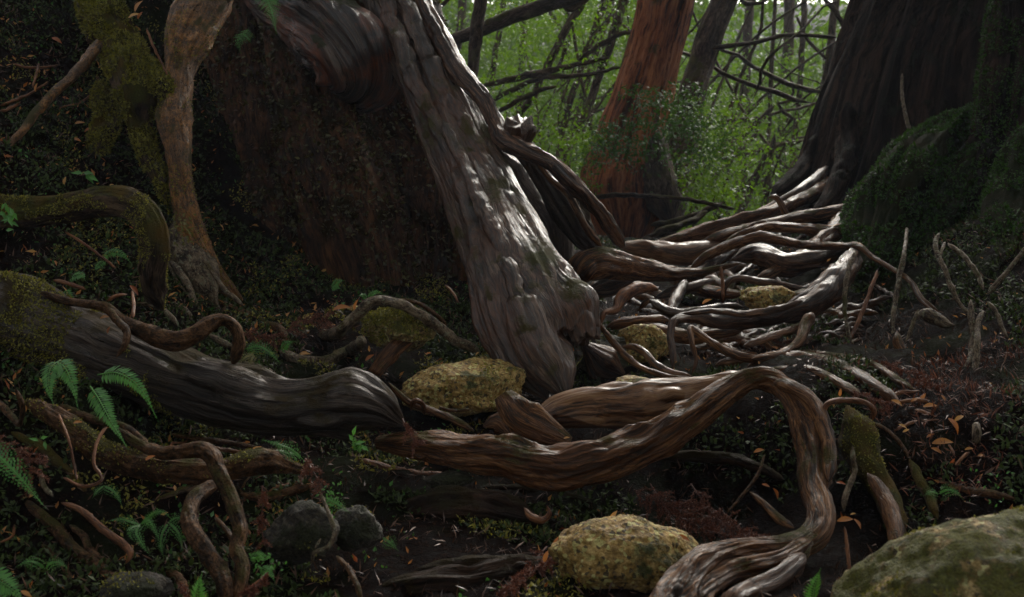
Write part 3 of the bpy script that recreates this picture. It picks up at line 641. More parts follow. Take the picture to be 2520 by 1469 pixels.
grey = root('long grey knuckled root rising over a mossy mound and falling right', [(712,828,10),(745,823,13),(795,826,13),(838,812,13,3.5),(868,782,13,3.48),(903,753,13,3.46),(940,742,12,3.46),(985,750,12,3.48),(1030,772,12,3.5),(1075,802,12,3.54),(1120,835,13,3.58),(1160,855,11,3.6),(1182,868,8,3.62)], 'lichen_root', lump=0.25, wob=0.35)
root('thin root lying parallel above the grey knuckled root', [(968,738,4,3.55),(1020,743,5,3.56),(1065,768,5,3.58),(1100,800,5,3.6)], 'bark_root')
root('grey root curving like a bowl below the knuckled root', [(688,862,9),(722,880,12),(770,892,14),(820,884,15),(862,862,15),(893,838,12,3.4)], 'lichen_root', lump=0.25, wob=0.3)
root('small root stub running into the fern below the grey roots', [(600,890,7),(640,905,8),(678,918,8)], 'lichen_root')
root('pale little root poking from under the coiled root', [(512,822,6,3.25),(545,840,8,3.22),(575,855,7,3.2)], 'lichen_root')
root('flat slab of split wood leaning against the mossy mound', [(1018,826,14,3.56),(985,845,20,3.52),(950,880,20,3.5),(920,918,16,3.48)], 'brown', flat=(0.35, 1.0), cap='broken')
root('thin brown rootlets tangled beside the yellow rock', [(955,942,6,3.15),(995,982,8,3.15),(1045,1005,9,3.18),(1105,1028,9,3.2),(1165,1060,8,3.2)], 'brown', children=[([(1010,1010,5,3.1),(1020,985,7,3.08),(1040,995,6,3.1),(1045,1020,5,3.12)],), ([(1080,1000,3,3.15),(1110,1010,4,3.15),(1160,1008,4,3.15)],)])
fin = root('upright fin of dark brown wood leaning over the curved foreground root', [(1236,972,22,3.10),(1256,1000,32,3.08),(1285,1032,38,3.06),(1330,1058,36,3.05),(1372,1076,28,3.05),(1405,1088,12,3.05)], 'brown', flat=(0.45, 1.0), cap='broken', step=0.12, ring=60)
root('small brown wedge of wood left of the upright fin', [(1190,1050,18,3.2),(1225,1040,26,3.2),(1260,1075,20,3.18)], 'brown', flat=(0.4, 1.0))

# ================================================================== MAIN FOREGROUND ROOTS
big = root('great grey brown root swooping across the centre, arching at right and curling back under', [(930,1088,14,3.0),(985,1092,26,2.98),(1050,1098,34,2.96),(1110,1105,38,2.94),(1180,1110,44,2.92),(1250,1122,46,2.90),(1320,1140,48,2.88),(1400,1146,50,2.87),(1480,1135,50,2.87),(1550,1110,46,2.88),(1620,1075,42,2.90),(1690,1035,38,2.92),(1750,990,35,2.95),(1800,952,28,2.98),(1850,930,26,3.0),(1895,932,26,2.98),(1935,960,27,2.93),(1967,1010,28,2.87),(1985,1070,29,2.80),(1995,1130,30,2.73),(2003,1190,31,2.66),(2018,1245,31,2.58),(2020,1292,30,2.52),(1990,1330,28,2.47),(1940,1346,26,2.43),(1880,1350,25,2.40),(1820,1350,26,2.36),(1765,1368,30,2.31),(1715,1405,42,2.25),(1670,1460,52,2.18),(1640,1530,56,2.1)], 'brown', flute=(0.12, 1.4, 0.05), lump=0.16, fine=0.045, ring=110, step=0.13, wob=0.2, twist=0.07, maxn=640, knots=2.0, crest=0.24, crests=3, taper=False)
part('root_strand', [(1905,940,14,2.93),(1950,955,15,2.88),(1990,985,17,2.84),(2018,1030,18,2.79),(2035,1085,16,2.74),(2040,1140,15,2.68),(2038,1185,12,2.63)], 'brown', big, flute=(0.2, 1.4, 0.05))
part('root_strand', [(1995,1330,26,2.42),(1930,1375,26,2.36),(1860,1392,26,2.32),(1790,1410,26,2.28),(1730,1455,30,2.2),(1700,1520,34,2.12)], 'brown', big, flute=(0.22, 1.6, 0.05), step=0.15, ring=70)
part('root_strand', [(1980,1365,20,2.36),(1920,1420,24,2.28),(1850,1455,26,2.22),(1790,1500,30,2.14)], 'dark', big, flute=(0.2, 1.6, 0.05))
root('smooth pale brown root bulging behind the great curved root', [(1290,1045,18,3.2),(1350,1022,36,3.2),(1420,1005,46,3.2),(1500,1000,52,3.2),(1590,992,58,3.2),(1680,985,55,3.18),(1760,965,42,3.16),(1830,942,32,3.14),(1890,925,26,3.12)], 'pale', flute=(0.05, 1.2, 0.08), lump=0.12, ring=110, step=0.08, flat=(0.8, 1.0))
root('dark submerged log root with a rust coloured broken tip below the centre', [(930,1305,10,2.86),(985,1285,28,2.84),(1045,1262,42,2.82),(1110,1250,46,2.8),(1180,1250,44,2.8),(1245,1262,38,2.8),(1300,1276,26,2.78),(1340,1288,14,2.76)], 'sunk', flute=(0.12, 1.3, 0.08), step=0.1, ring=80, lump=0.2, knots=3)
root('rust coloured splinter hooked at the tip of the submerged log', [(1290,1250,7,2.72),(1312,1275,9,2.7),(1335,1282,8,2.7),(1350,1262,6,2.7),(1345,1245,4,2.7)], 'orange_root', wob=0.5)
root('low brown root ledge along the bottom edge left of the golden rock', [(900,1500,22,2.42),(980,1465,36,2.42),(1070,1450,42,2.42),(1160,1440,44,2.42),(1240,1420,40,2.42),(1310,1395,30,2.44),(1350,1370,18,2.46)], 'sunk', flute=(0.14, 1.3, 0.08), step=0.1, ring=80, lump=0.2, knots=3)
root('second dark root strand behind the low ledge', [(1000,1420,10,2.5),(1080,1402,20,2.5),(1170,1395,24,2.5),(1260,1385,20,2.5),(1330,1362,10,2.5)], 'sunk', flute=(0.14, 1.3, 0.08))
root('fan of low brown roots sweeping right from the arch towards the needle litter', lift=1.3, pts=[(1840,905,14),(1900,885,18),(1960,882,17),(2030,890,15),(2095,915,15),(2150,948,14),(2210,990,10)], mat='brown', flute=(0.2, 1.5, 0.05), children=[([(1900,872,8),(1990,872,10),(2080,882,10),(2150,898,9),(2200,930,9),(2250,960,6)], dict(lift=1.6)), ([(1850,940,10),(1920,915,14),(1990,912,12),(2060,940,12),(2120,975,10)], dict(lift=1.6)), ([(1760,900,10),(1800,890,12),(1850,885,12)], dict(lift=1.6))])

# mid distance roots between the buttress and the right tree
root('wave shaped root with a thin pale crest right of the buttress', [(1415,705,22,4.3),(1432,665,32,4.28),(1475,648,34,4.3),(1535,655,28,4.36),(1600,668,22,4.45),(1665,673,15,4.55),(1730,668,9,4.6),(1785,656,6,4.6),(1826,648,3,4.6)], 'brown', flute=(0.2, 1.5, 0.05), step=0.14)
root('pale flat root slab on the crest behind the wave shaped root', [(1515,600,8,5.3),(1575,612,22,5.2),(1640,622,28,5.15),(1710,622,28,5.15),(1765,606,20,5.2),(1800,592,12,5.25)], 'pale', flute=(0.06, 1.2, 0.08), flat=(0.7, 1), step=0.12)
root('tan root rising from the crest towards the right trunk', [(1580,608,6,5.7),(1640,598,12,5.6),(1700,580,15,5.6),(1765,560,16,5.6),(1830,540,15,5.6),(1890,524,14,5.6),(1950,500,14,5.75),(2010,470,14,6.0),(2060,430,12,6.3)], 'brown', flute=(0.2, 1.5, 0.05))
root('long root line running level under the right trunk then drooping right', [(1700,665,8,4.7),(1740,630,12,4.7),(1790,605,12,4.7),(1840,590,13,4.65),(1880,583,13,4.6),(1940,597,11,4.5),(2000,604,10,4.4),(2080,606,9,4.25),(2112,606,8,4.2),(2150,635,6,4.1),(2200,665,6,4.0),(2240,692,6,3.9),(2270,735,5,3.8),(2310,768,5,3.75)], 'brown')
root('dark root slanting from the left foot of the right trunk', [(2060,390,12,6.4),(2015,435,14,6.15),(1960,475,14,5.9),(1900,510,14,5.85),(1840,540,12,5.8),(1790,556,8,5.8)], 'dark')
root('root hooking over with a pale curl near the right trunk', [(1890,486,5,5.5),(1905,484,7,5.5),(1920,498,8,5.5),(1930,520,8,5.5),(1945,545,7,5.5)], 'pale')
root('humped orange brown root behind the pale knot', [(1478,800,6,4.1),(1488,770,7,4.12),(1515,762,10,4.15),(1530,732,15,4.2),(1560,712,16,4.25),(1592,706,11,4.3),(1620,712,6,4.35)], 'orange_root')
root('gnarled pale knot root with a silver top', [(1600,735,7,4.15),(1618,752,10,4.13),(1650,768,11,4.1),(1690,768,9,4.1),(1740,760,8,4.1),(1790,752,7,4.15),(1830,756,5,4.2)], 'grey_wet', wob=0.4)
root('short level root in front of the humped root', [(1495,806,9,3.98),(1530,795,12,3.97),(1580,788,11,3.98),(1625,784,9,4.0),(1650,790,5,4.0)], 'brown')
root('tall hairpin root with a broad dark body stretching right', [(1655,910,6,3.62),(1656,870,8,3.65),(1650,825,8,3.7),(1662,790,10,3.74),(1700,782,14,3.78),(1770,787,18,3.8),(1850,787,20,3.8),(1925,775,20,3.8),(1985,752,22,3.82),(2030,722,22,3.86),(2058,685,13,3.95),(2066,660,6,4.0)], 'dark', flute=(0.2, 1.5, 0.05), children=[([(1680,772,5,3.74),(1750,765,6,3.74),(1830,772,7,3.74),(1910,762,7,3.74),(1975,740,6,3.75)], dict(flute=(0.3, 1.5, 0.05)))])
root('thin V shaped root with pale bright edges', [(1703,918,7,3.5),(1713,885,5,3.52),(1703,840,6,3.55),(1700,806,7,3.6),(1738,833,8,3.56),(1785,862,10,3.52),(1835,880,11,3.5),(1880,885,8,3.5)], 'brown')
root('curved brown root linking the hairpin root down to the fan', [(2000,770,16,3.7),(1982,800,14,3.66),(1972,832,12,3.6),(1945,860,11,3.56),(1900,877,10,3.5),(1850,885,10,3.48)], 'brown')
root('pale S curved root in front of the small granite rock', [(1530,853,5,3.72),(1562,855,8,3.68),(1592,872,9,3.64),(1612,895,9,3.6),(1650,915,8,3.56),(1705,927,6,3.52)], 'pale')
root('slim root trailing from the buttress foot down to the right', [(1455,775,5,3.62),(1480,805,6,3.62),(1512,845,8,3.6),(1550,885,8,3.58),(1590,910,7,3.55),(1650,928,7,3.5),(1710,932,5,3.48)], 'brown')
root('dark root framing the split rock from above', [(1778,752,6,4.2),(1782,712,7,4.2),(1808,685,8,4.2),(1868,692,9,4.2),(1930,702,9,4.2),(1975,712,8,4.2),(2000,696,5,4.25)], 'dark')
root('thin upright root rod left of the split rock', [(1780,740,4,4.18),(1778,700,4,4.18),(1774,655,4,4.2)], 'orange_root')
root('orange brown thin root lying in the litter below the hairpin root', [(1840,838,3),(1875,845,5),(1920,845,4),(1950,836,3)], 'orange_root')
root('flat brown root flake left of the curved linking root', [(1830,850,8,3.56),(1880,835,10,3.6),(1940,812,9,3.66),(1975,795,6,3.7)], 'brown', flat=(0.4, 1))
for lab, q, mt in (
    ('ridged dark root on the slope right of the humped root', [(1610,735,6,4.5),(1660,715,12,4.5),(1710,705,12,4.5),(1760,690,8,4.55)], 'dark'),
    ('dark root lump beneath the wave shaped root', [(1440,720,16,4.4),(1500,705,22,4.45),(1560,690,16,4.5)], 'dark'),
    ('broad dark root bulge under the level root line', [(1800,640,10,4.7),(1860,625,22,4.7),(1930,650,26,4.6),(2000,640,20,4.6),(2060,622,16,4.7),(2120,590,12,4.9)], 'dark'),
    ('brown root bundle under the slanting root near the crest', [(1720,600,8,5.2),(1790,578,14,5.2),(1860,560,14,5.2),(1930,545,14,5.2),(2000,530,14,5.2),(2080,518,14,5.2),(2150,498,14,5.3),(2210,465,14,5.6),(2260,430,12,5.9)], 'brown'),
    ('second brown strand of the crest bundle', [(1780,600,6,5.0),(1830,575,10,5.0),(1890,558,12,5.05),(1960,560,12,5.0),(2030,570,16,4.95),(2100,560,15,5.0),(2170,535,14,5.2),(2230,500,12,5.5)], 'brown'),
    ('thick thigh shaped root fusing the hairpin root to the right bank', [(2110,610,12,4.25),(2085,650,24,4.15),(2050,695,34,4.0),(2000,738,32,3.92),(1945,765,24,3.9),(1890,785,14,3.9)], 'dark'),
    ('root diving from the cedar foot across the level root line', [(2120,470,16,5.6),(2090,520,20,5.3),(2050,570,20,5.0),(1990,620,18,4.75),(1920,660,14,4.6),(1860,690,10,4.5)], 'brown'),
    ('forked root stepping down from the crest to the wave shaped root', [(1870,570,10,5.1),(1820,605,14,4.9),(1770,640,14,4.75),(1700,690,12,4.6),(1650,730,9,4.45)], 'dark'),
    ('twisted root crossing under the pale slab', [(1560,640,8,4.9),(1620,660,14,4.75),(1690,700,16,4.6),(1760,720,13,4.45),(1830,725,8,4.35)], 'brown'),
    ('steep root dropping behind the pale knot root', [(1690,690,7,4.5),(1670,720,11,4.4),(1655,755,12,4.3),(1640,790,8,4.2)], 'dark'),
    ('root bulging between the knot root and the hairpin root', [(1560,800,8,4.0),(1620,812,14,3.95),(1690,830,15,3.9),(1760,822,12,3.86),(1830,812,8,3.84)], 'brown'),
    ('dark root toe pressed behind the hairpin root', [(1850,735,10,4.1),(1900,740,16,4.05),(1960,735,16,4.0),(2010,715,12,4.0)], 'brown'),
    ('crooked root stub pointing at the split rock', [(1570,765,5,4.3),(1590,745,7,4.3),(1600,735,5,4.3)], 'brown')):
    root(lab, q, mt, flute=(0.2, 1.5, 0.05), lump=0.2)

# thin roots matted over the slope, all alike
_rg = np.random.default_rng(77)
for k in range(125):
    u = _rg.uniform(1440, 2040); v = 620 + 255 * _rg.uniform(0, 1); ln = _rg.uniform(60, 210); sl = _rg.normal() * 0.45 - 0.15
    _b = _rg.uniform(6, 16)
    if v < 660 and _b > 9: _b = 6
    if (1400 < u < 1660 and 780 < v < 890) or (1700 < u < 1960 and 690 < v < 775): continue
    q = [(u + ln * f, v + ln * f * sl + _rg.normal() * 7, _b * _rg.uniform(0.8, 1.2) * (1 - 0.9 * abs(f - .5))) for f in (0, .2, .4, .6, .8, 1)]
    part('root', q, 'dark' if k % 3 else 'brown', None, 'dark thin root matted into the slope between the larger roots', 'root', 'thin roots matted over the slope', lump=0.3, wob=0.6, lift=0.1)
for k in range(34):
    u = _rg.uniform(0, 900); v = _rg.uniform(1060, 1440); ln = _rg.uniform(40, 130); an = _rg.uniform(0, 6.28)
    q = [(u + ln * f * math.cos(an) + _rg.normal() * 7, v + ln * f * math.sin(an) * 0.8 + _rg.normal() * 6, _rg.uniform(1.6, 3.2)) for f in (0, .25, .5, .75, 1)]
    part('rootlet', q, 'orange_root' if k % 2 else 'bark_root', None, 'hair thin rootlet in the dark tangle of the lower left bank', 'rootlet', 'hair thin rootlets of the lower left bank', wob=0.8, lift=0.6, ring=8)

# ================================================================== RIGHT GIANT CEDAR
t3 = thing('giant_cedar', 'enormous dark cedar trunk flaring into roots on the right', 'tree')
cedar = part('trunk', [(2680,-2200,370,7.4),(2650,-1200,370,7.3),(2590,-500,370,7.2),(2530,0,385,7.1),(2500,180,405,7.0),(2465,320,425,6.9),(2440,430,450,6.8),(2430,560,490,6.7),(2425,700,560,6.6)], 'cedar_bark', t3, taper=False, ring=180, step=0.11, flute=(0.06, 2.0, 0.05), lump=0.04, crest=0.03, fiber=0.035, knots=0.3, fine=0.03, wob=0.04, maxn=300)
for q in ([(2085,250,18,6.3),(2085,330,22,6.2),(2080,400,26,6.0),(2060,460,24,5.8),(2030,510,18,5.6),(1990,540,10,5.5)],
          [(2150,300,16,6.2),(2150,400,20,6.1),(2150,450,16,5.9),(2155,500,16,5.6)],
          [(2010,330,14,6.5),(1985,400,20,6.4),(1950,450,22,6.2),(1900,480,14,6.0)],
          [(2270,100,22,6.3),(2260,220,24,6.2),(2240,330,26,6.0),(2200,420,30,5.8),(2170,500,24,5.6)]):
    part('root_flare', q, 'cedar_bark', t3, flute=(0.2, 1.5, 0.05), lump=0.15)
hump = part('mossy_root_flare', [(2440,290,50,5.6),(2350,370,80,5.3),(2290,450,105,5.0),(2240,540,110,4.8),(2190,620,80,4.6),(2150,690,40,4.4)], 'hump_moss', t3, flute=(0.26, 1.6, 0.08), lump=0.2, step=0.08, ring=120, taper=False)
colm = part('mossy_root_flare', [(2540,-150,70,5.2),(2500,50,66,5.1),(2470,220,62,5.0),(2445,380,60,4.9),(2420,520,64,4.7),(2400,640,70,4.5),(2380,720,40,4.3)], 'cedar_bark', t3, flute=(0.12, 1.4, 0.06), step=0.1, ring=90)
hump2 = part('mossy_root_flare', [(2620,250,60,4.6),(2560,420,80,4.5),(2520,560,90,4.3),(2500,700,90,4.0),(2520,850,60,3.7)], 'hump_moss', t3, step=0.1, ring=90)
root('pale bare liana hanging in front of the cedar trunk', [(2220,180,3,5.6),(2220,235,4,5.55),(2234,305,5,5.45),(2258,366,4,5.3)], 'lichen_root')
# hanging aerial roots
for lab, q, mt, ch in (
    ('leftmost hanging root, grey above and rusty below', [(2106,618,5,3.95),(2088,665,6,3.9),(2079,728,6,3.85),(2080,780,5,3.8),(2090,830,5,3.75),(2106,872,4,3.7)], 'lichen_root', []),
    ('rust orange hanging root crossing the leftmost one near the ground', [(2160,665,4,3.95),(2134,735,5,3.88),(2112,790,5,3.82),(2092,835,4,3.76)], 'orange_root', []),
    ('yellow spotted hanging root dropping straight beside the dark hollow', [(2232,560,4,4.2),(2226,620,5,4.0),(2216,670,7,3.95),(2203,740,6,3.88),(2197,800,5,3.82),(2204,850,5,3.78),(2206,895,4,3.74)], 'lichen_root', []),
    ('loop topped aerial root in the shade of the mossy trunk', [(2395,775,6,3.4),(2368,757,5,3.42),(2346,720,6,3.45),(2326,665,6,3.5),(2306,625,6,3.55),(2303,592,5,3.6),(2314,572,4,3.62)], 'lichen_root', [([(2312,650,4,3.52),(2316,620,4,3.55),(2326,595,3,3.6)],)]),
    ('slanting aerial root above the knot of rootlets', [(2333,600,5,3.6),(2362,622,6,3.55),(2392,655,6,3.5),(2412,690,6,3.45),(2420,715,4,3.42)], 'lichen_root', []),
    ('aerial root reaching in from the right edge to the knot', [(2530,600,5,3.4),(2490,655,5,3.4),(2460,690,6,3.4),(2430,725,6,3.4)], 'lichen_root', []),
    ('dangling rootlet right of the knot of rootlets', [(2430,740,5,3.4),(2452,770,5,3.38),(2466,805,5,3.35),(2480,832,4,3.32)], 'lichen_root', []),
    ('long double aerial root hanging from the knot down to the litter', [(2388,735,6,3.36),(2392,790,8,3.32),(2396,850,9,3.28),(2378,910,8,3.22),(2356,960,8,3.18),(2336,1005,5,3.12)], 'lichen_root', [([(2420,765,6,3.34),(2406,800,7,3.3),(2404,850,8,3.24),(2400,905,8,3.2),(2375,960,8,3.15),(2342,1003,5,3.1)],)]),
    ('mossy root stump jutting in the dark hollow at right', [(2262,768,12,3.6),(2290,780,15,3.55),(2325,795,12,3.52),(2352,800,6,3.5)], 'lichen_root', []),
    ('cracked dry stump piece standing below the hollow', [(2205,815,8,3.66),(2215,850,12,3.62),(2232,880,10,3.58),(2225,905,8,3.56)], 'brown', []),
    ('short leaning rootlet right of the dry stump piece', [(2262,760,4,3.66),(2245,800,5,3.64),(2230,840,4,3.62)], 'lichen_root', []),
    ('thin purple brown rootlet drooping into the hollow', [(2240,690,4,3.75),(2262,735,4,3.7),(2290,760,3,3.66),(2320,778,3,3.62)], 'dark', [])):
    root(lab, q, mt, children=ch, lump=0.2, wob=0.35)

# ================================================================== RIGHT FOREGROUND
bank = root('mossy earth clad root column right of the great arch', [(2085,1000,22,2.88),(2105,1060,34,2.84),(2125,1120,38,2.80),(2160,1180,32,2.76),(2185,1240,26,2.7),(2205,1310,24,2.62),(2215,1380,20,2.55)], 'mossy_root', lump=0.3)
root('thin golden root bent over like a handle at the top of the mossy column', [(2030,1060,5,2.78),(2028,1010,6,2.8),(2045,990,7,2.8),(2090,985,7,2.82),(2130,992,7,2.82),(2150,1010,7,2.82),(2148,1035,6,2.82)], 'orange_root')
root('smooth grey root running down behind the mossy boulder', [(2135,1165,10,2.66),(2165,1205,16,2.62),(2190,1255,18,2.56),(2205,1310,17,2.5),(2215,1370,15,2.45)], 'brown', flute=(0.2, 1.5, 0.05))
root('lichen spotted crooked stick leaning between the arch and the column', [(2098,1098,5,2.6),(2100,1130,6,2.6),(2104,1160,6,2.6),(2088,1200,7,2.58),(2078,1235,7,2.56),(2078,1258,5,2.55)], 'lichen_root')
root('thin orange rootlet reaching down to the bottom right fern', [(2078,1295,3,2.4),(2084,1340,4,2.38),(2090,1400,4,2.35),(2090,1420,3,2.34)], 'orange_root')
root('slender root draping down the bank below the litter', [(2150,1040,5),(2185,1060,5),(2215,1090,5),(2240,1130,5),(2262,1165,4)], 'bark_root')
root('dry bent twig on the dark bank above the boulder', [(2385,1112,5),(2365,1130,4),(2345,1155,4),(2338,1165,3)], 'orange_root')
root('pale broken stick standing in the orange leaves', [(2402,1045,9,2.72),(2404,1070,11,2.7),(2402,1090,9,2.7)], 'lichen_root', cap='broken')
root('straight thin twig leaning across the shadow under the arch', [(1882,1118,3,2.85),(1866,1165,4,2.8),(1830,1215,4,2.75),(1790,1262,3,2.7)], 'bark_root')
root('bleached dead branch lying in the hollow under the arch', [(1845,1210,5,2.75),(1880,1240,8,2.7),(1915,1275,10,2.65),(1955,1300,9,2.6)], 'brown')
for k, q in enumerate(([(2200,1060,4),(2250,1040,4),(2320,1035,4),(2370,1050,3)], [(2200,990,4),(2260,985,5),(2330,1000,5),(2390,1010,3)], [(2230,1100,4),(2290,1095,4),(2340,1110,4)], [(2160,985,4),(2230,965,5),(2300,970,4)], [(2300,1060,3),(2330,1090,4),(2350,1120,3)], [(2210,1020,3),(2250,1010,4),(2290,1020,4),(2340,1060,3)])):
    root(['reddish rootlet lying level in the orange leaf litter', 'upper reddish rootlet beside the foot of the double aerial root', 'lowest reddish rootlet of the leaf litter bank', 'reddish rootlet crossing the end of the low root fan', 'short reddish rootlet pointing at the pale broken stick', 'wavy reddish rootlet through the middle of the leaf litter'][k], q, 'orange_root', wob=0.5)

# ================================================================== LOWER LEFT TANGLE
X1 = root('thick mossy root lying level across the lower left', [(60,985,16,2.62),(110,1015,22,2.6),(165,1045,25,2.58),(235,1100,28,2.56),(310,1135,30,2.54),(390,1155,29,2.52),(470,1162,29,2.52),(545,1158,28,2.54),(605,1142,30,2.56),(665,1138,26,2.6),(720,1150,16,2.66),(770,1162,10,2.7)], 'bark_root', step=0.12, ring=80, lump=0.15)
X2 = root('root running over the thick level root then hanging straight down', [(290,1052,6,2.56),(335,1088,11,2.52),(390,1114,15,2.48),(440,1112,16,2.46),(488,1106,19,2.44),(518,1122,20,2.42),(535,1158,18,2.4),(556,1202,17,2.37),(577,1252,17,2.34),(592,1302,17,2.31),(582,1350,16,2.28),(597,1392,17,2.25),(592,1440,16,2.22),(570,1490,15,2.2)], 'bark_root', step=0.2, ring=44)
X3 = root('looping root bowing left below the thick level root', [(540,1185,12,2.5),(512,1202,16,2.46),(480,1226,18,2.42),(465,1262,18,2.38),(470,1302,19,2.34),(500,1346,20,2.3),(531,1390,20,2.26),(550,1430,21,2.22),(557,1490,21,2.18)], 'bark_root', step=0.2, ring=44)
X4 = root('long root slanting down through the ferns at lower left', [(15,1215,8),(80,1250,12),(125,1290,14),(160,1330,15),(200,1370,15),(240,1397,15),(272,1425,15),(290,1490,14)], 'bark_root')
root('thin orange root slanting beside the small fern', [(150,1237,5,2.4),(200,1255,7,2.38),(250,1300,8,2.35),(308,1343,9,2.32),(321,1365,7,2.3),(308,1388,4,2.3)], 'orange_root')
root('brown root below the long slanting root in the corner', [(100,1335,7),(140,1385,10),(180,1435,11),(225,1485,11)], 'bark_root')
root('hair thin root hanging beside the pair of drooping fronds', [(143,1018,3,2.5),(168,1078,3,2.45),(184,1155,3,2.42),(190,1182,3,2.4)], 'orange_root')
root('thin wiry root looping down and back left below the drooping frond', [(262,1050,4,2.5),(240,1085,4,2.46),(231,1140,4,2.42),(250,1180,4,2.4),(205,1197,4,2.38),(155,1175,3,2.4)], 'orange_root')
root('root connecting the fern bank to the looping root', [(148,995,7,2.72),(190,1018,10,2.68),(240,1035,10,2.64),(300,1048,9,2.6),(335,1070,9,2.58),(365,1100,9,2.54)], 'bark_root')
root('curved root at the left edge above the dry red sprays', [(-10,985,8,2.7),(25,1020,8,2.66),(48,1045,6,2.62),(55,1000,6,2.6),(38,955,7,2.6)], 'bark_root')
root('short mossy root behind the dry sprays at the left edge', [(100,1160,5,2.5),(108,1195,6,2.46),(130,1222,5,2.42)], 'lichen_root')
root('small rootlet in the dark between looping and hanging roots', [(528,1272,5,2.42),(555,1302,6,2.38),(575,1335,7,2.34),(582,1365,6,2.3)], 'bark_root')
root('level thin root under the belly of the log', [(420,1068,6),(500,1082,7),(580,1092,6),(660,1108,5),(720,1105,4)], 'bark_root')
root('second thin root under the belly of the log', [(480,1095,4),(560,1108,5),(640,1120,4)], 'orange_root')
root('forked rootlet clasping the round grey boulder', [(790,1215,4,2.42),(808,1262,5,2.38),(824,1310,6,2.35),(808,1345,6,2.34),(775,1360,5,2.34),(768,1385,4,2.34)], 'lichen_root', children=[([(775,1350,4,2.33),(790,1325,3,2.34)],)])
root('rootlet slanting off the bottom edge below the grey boulder', [(828,1368,6,2.3),(858,1400,7,2.26),(880,1445,7,2.22),(890,1490,6,2.2)], 'bark_root')
root('thin dead sprig at the bottom edge near the looping root', [(660,1415,3,2.2),(630,1435,3,2.2),(585,1475,3,2.18)], 'orange_root')
root('thin pale root at the lower left edge below the ferns', [(35,1290,2.5,2.3),(30,1320,3,2.3),(0,1335,3,2.3)], 'orange_root')
for k, q in enumerate(([(0,260,3),(40,245,4),(75,230,3),(120,200,2.5)], [(0,275,4),(30,265,4),(50,250,3)], [(80,215,2.5),(90,180,3),(95,155,2.5)], [(150,265,2.5),(200,250,2.5),(235,220,3),(240,185,3)], [(360,70,3,3.95),(378,115,3,3.92),(400,160,2.5,3.9),(413,185,2.5,3.88)], [(600,735,3),(620,760,3),(630,775,3)], [(640,765,3),(665,740,3)], [(680,745,3),(705,770,3),(720,800,3)], [(1095,700,2.5,4.0),(1115,720,3,3.98),(1128,745,2,3.96)], [(270,130,3),(262,155,3),(245,170,2.5)], [(30,155,2.5),(60,165,3),(110,165,3),(145,160,2.5)], [(0,430,3),(25,445,3)], [(1440,610,4,5.0),(1470,590,4,5.0)])):
    root(['lower of two pale twigs lying at the upper left edge', 'upper stub of pale twig at the upper left edge', 'small upright twig in the green cover at upper left', 'curved thin root on the bank left of the mossy root', 'drooping bare stem in front of the leaning tree crook', 'short bare twig standing beside the foot of the leaning tree', 'bare twig slanting from the litter above the grey root', 'bare twig beside the red needle patch', 'thin pink twig hanging below the dark mossy trunk', 'twig hooked over the mossy shoulder at upper left', 'level twig across the upper left leaves', 'tiny root end at the left edge above the arch', 'little twig behind the tip of the strap root'][k], q, 'orange_root', wob=0.5)

for lab, q, mt in (
    ('dark root running behind the looping root towards the grey boulder', [(590,1215,8),(640,1225,10),(700,1215,11),(760,1200,10),(810,1195,7)], 'bark_root'),
    ('mossy root under the two glossy drooping fronds', [(20,1060,10),(70,1085,13),(120,1120,14),(170,1165,12),(215,1215,9)], 'mossy_root'),
    ('crooked root left of the small glowing fern', [(170,1290,6),(205,1320,8),(225,1360,9),(270,1390,8),(310,1410,6)], 'bark_root'),
    ('root sloping out of the dark below the small glowing fern', [(350,1375,6),(395,1395,9),(440,1425,11),(470,1475,12)], 'bark_root'),
    ('reddish root lying under the left end of the great root', [(880,1130,6),(950,1150,9),(1020,1165,9),(1090,1170,7),(1150,1165,5)], 'orange_root'),
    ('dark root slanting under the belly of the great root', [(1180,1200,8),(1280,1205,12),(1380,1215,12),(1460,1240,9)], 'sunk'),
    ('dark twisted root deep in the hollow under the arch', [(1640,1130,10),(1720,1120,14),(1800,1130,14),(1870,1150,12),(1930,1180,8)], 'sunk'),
    ('mossy root hanging on the bank right of the mossy column', [(2240,1130,9),(2262,1180,12),(2290,1230,12),(2310,1280,8)], 'mossy_root'),
    ('dark root crossing the bank over the boulder', [(2300,1180,7),(2360,1205,10),(2430,1215,10),(2500,1230,8)], 'bark_root'),
    ('slim mossy root behind the looping root top', [(380,1230,5),(420,1220,8),(460,1205,9),(500,1195,7)], 'mossy_root')):
    root(lab, q, mt, lump=0.25, wob=0.35, lift=0.8)

# ================================================================== ROCKS
rock('angular yellow granite rock wedged under the buttress foot', 1140, 955, 3.42, 150, 80, 110, 'granite', 3, rot=0.3, tilt=0.12, cuts=8, amp=0.14, sub=6)
rock('golden granite boulder with flat sloping top at the bottom centre', 1535, 1392, 2.42, 205, 122, 150, 'granite', 8, rot=0.35, amp=0.12, tilt=-0.10, sub=6, cuts=8)
rock('large moss streaked boulder filling the lower right corner', 2570, 1610, 1.95, 570, 365, 320, 'moss_rock', 5, rot=0.2, amp=0.10, sub=6, cuts=2, tilt=-0.05)
rock('pale split rock framed by roots at mid right', 1890, 738, 3.98, 74, 34, 60, 'granite', 12, rot=0.1, amp=0.2)
rock('granite rock behind the S curved root', 1590, 850, 3.86, 70, 52, 60, 'granite', 15, tilt=-0.3)
rock('round grey boulder under the forked rootlet', 742, 1318, 2.45, 92, 84, 80, 'grey_rock', 21, cuts=10, amp=0.16)
rock('smaller mossy boulder right of the round grey boulder', 872, 1300, 2.5, 64, 54, 60, 'grey_rock', 22, cuts=9, amp=0.18)
rock('flat mossy stone at the bottom left edge', 340, 1455, 2.2, 90, 46, 70, 'grey_rock', 25, cuts=5)
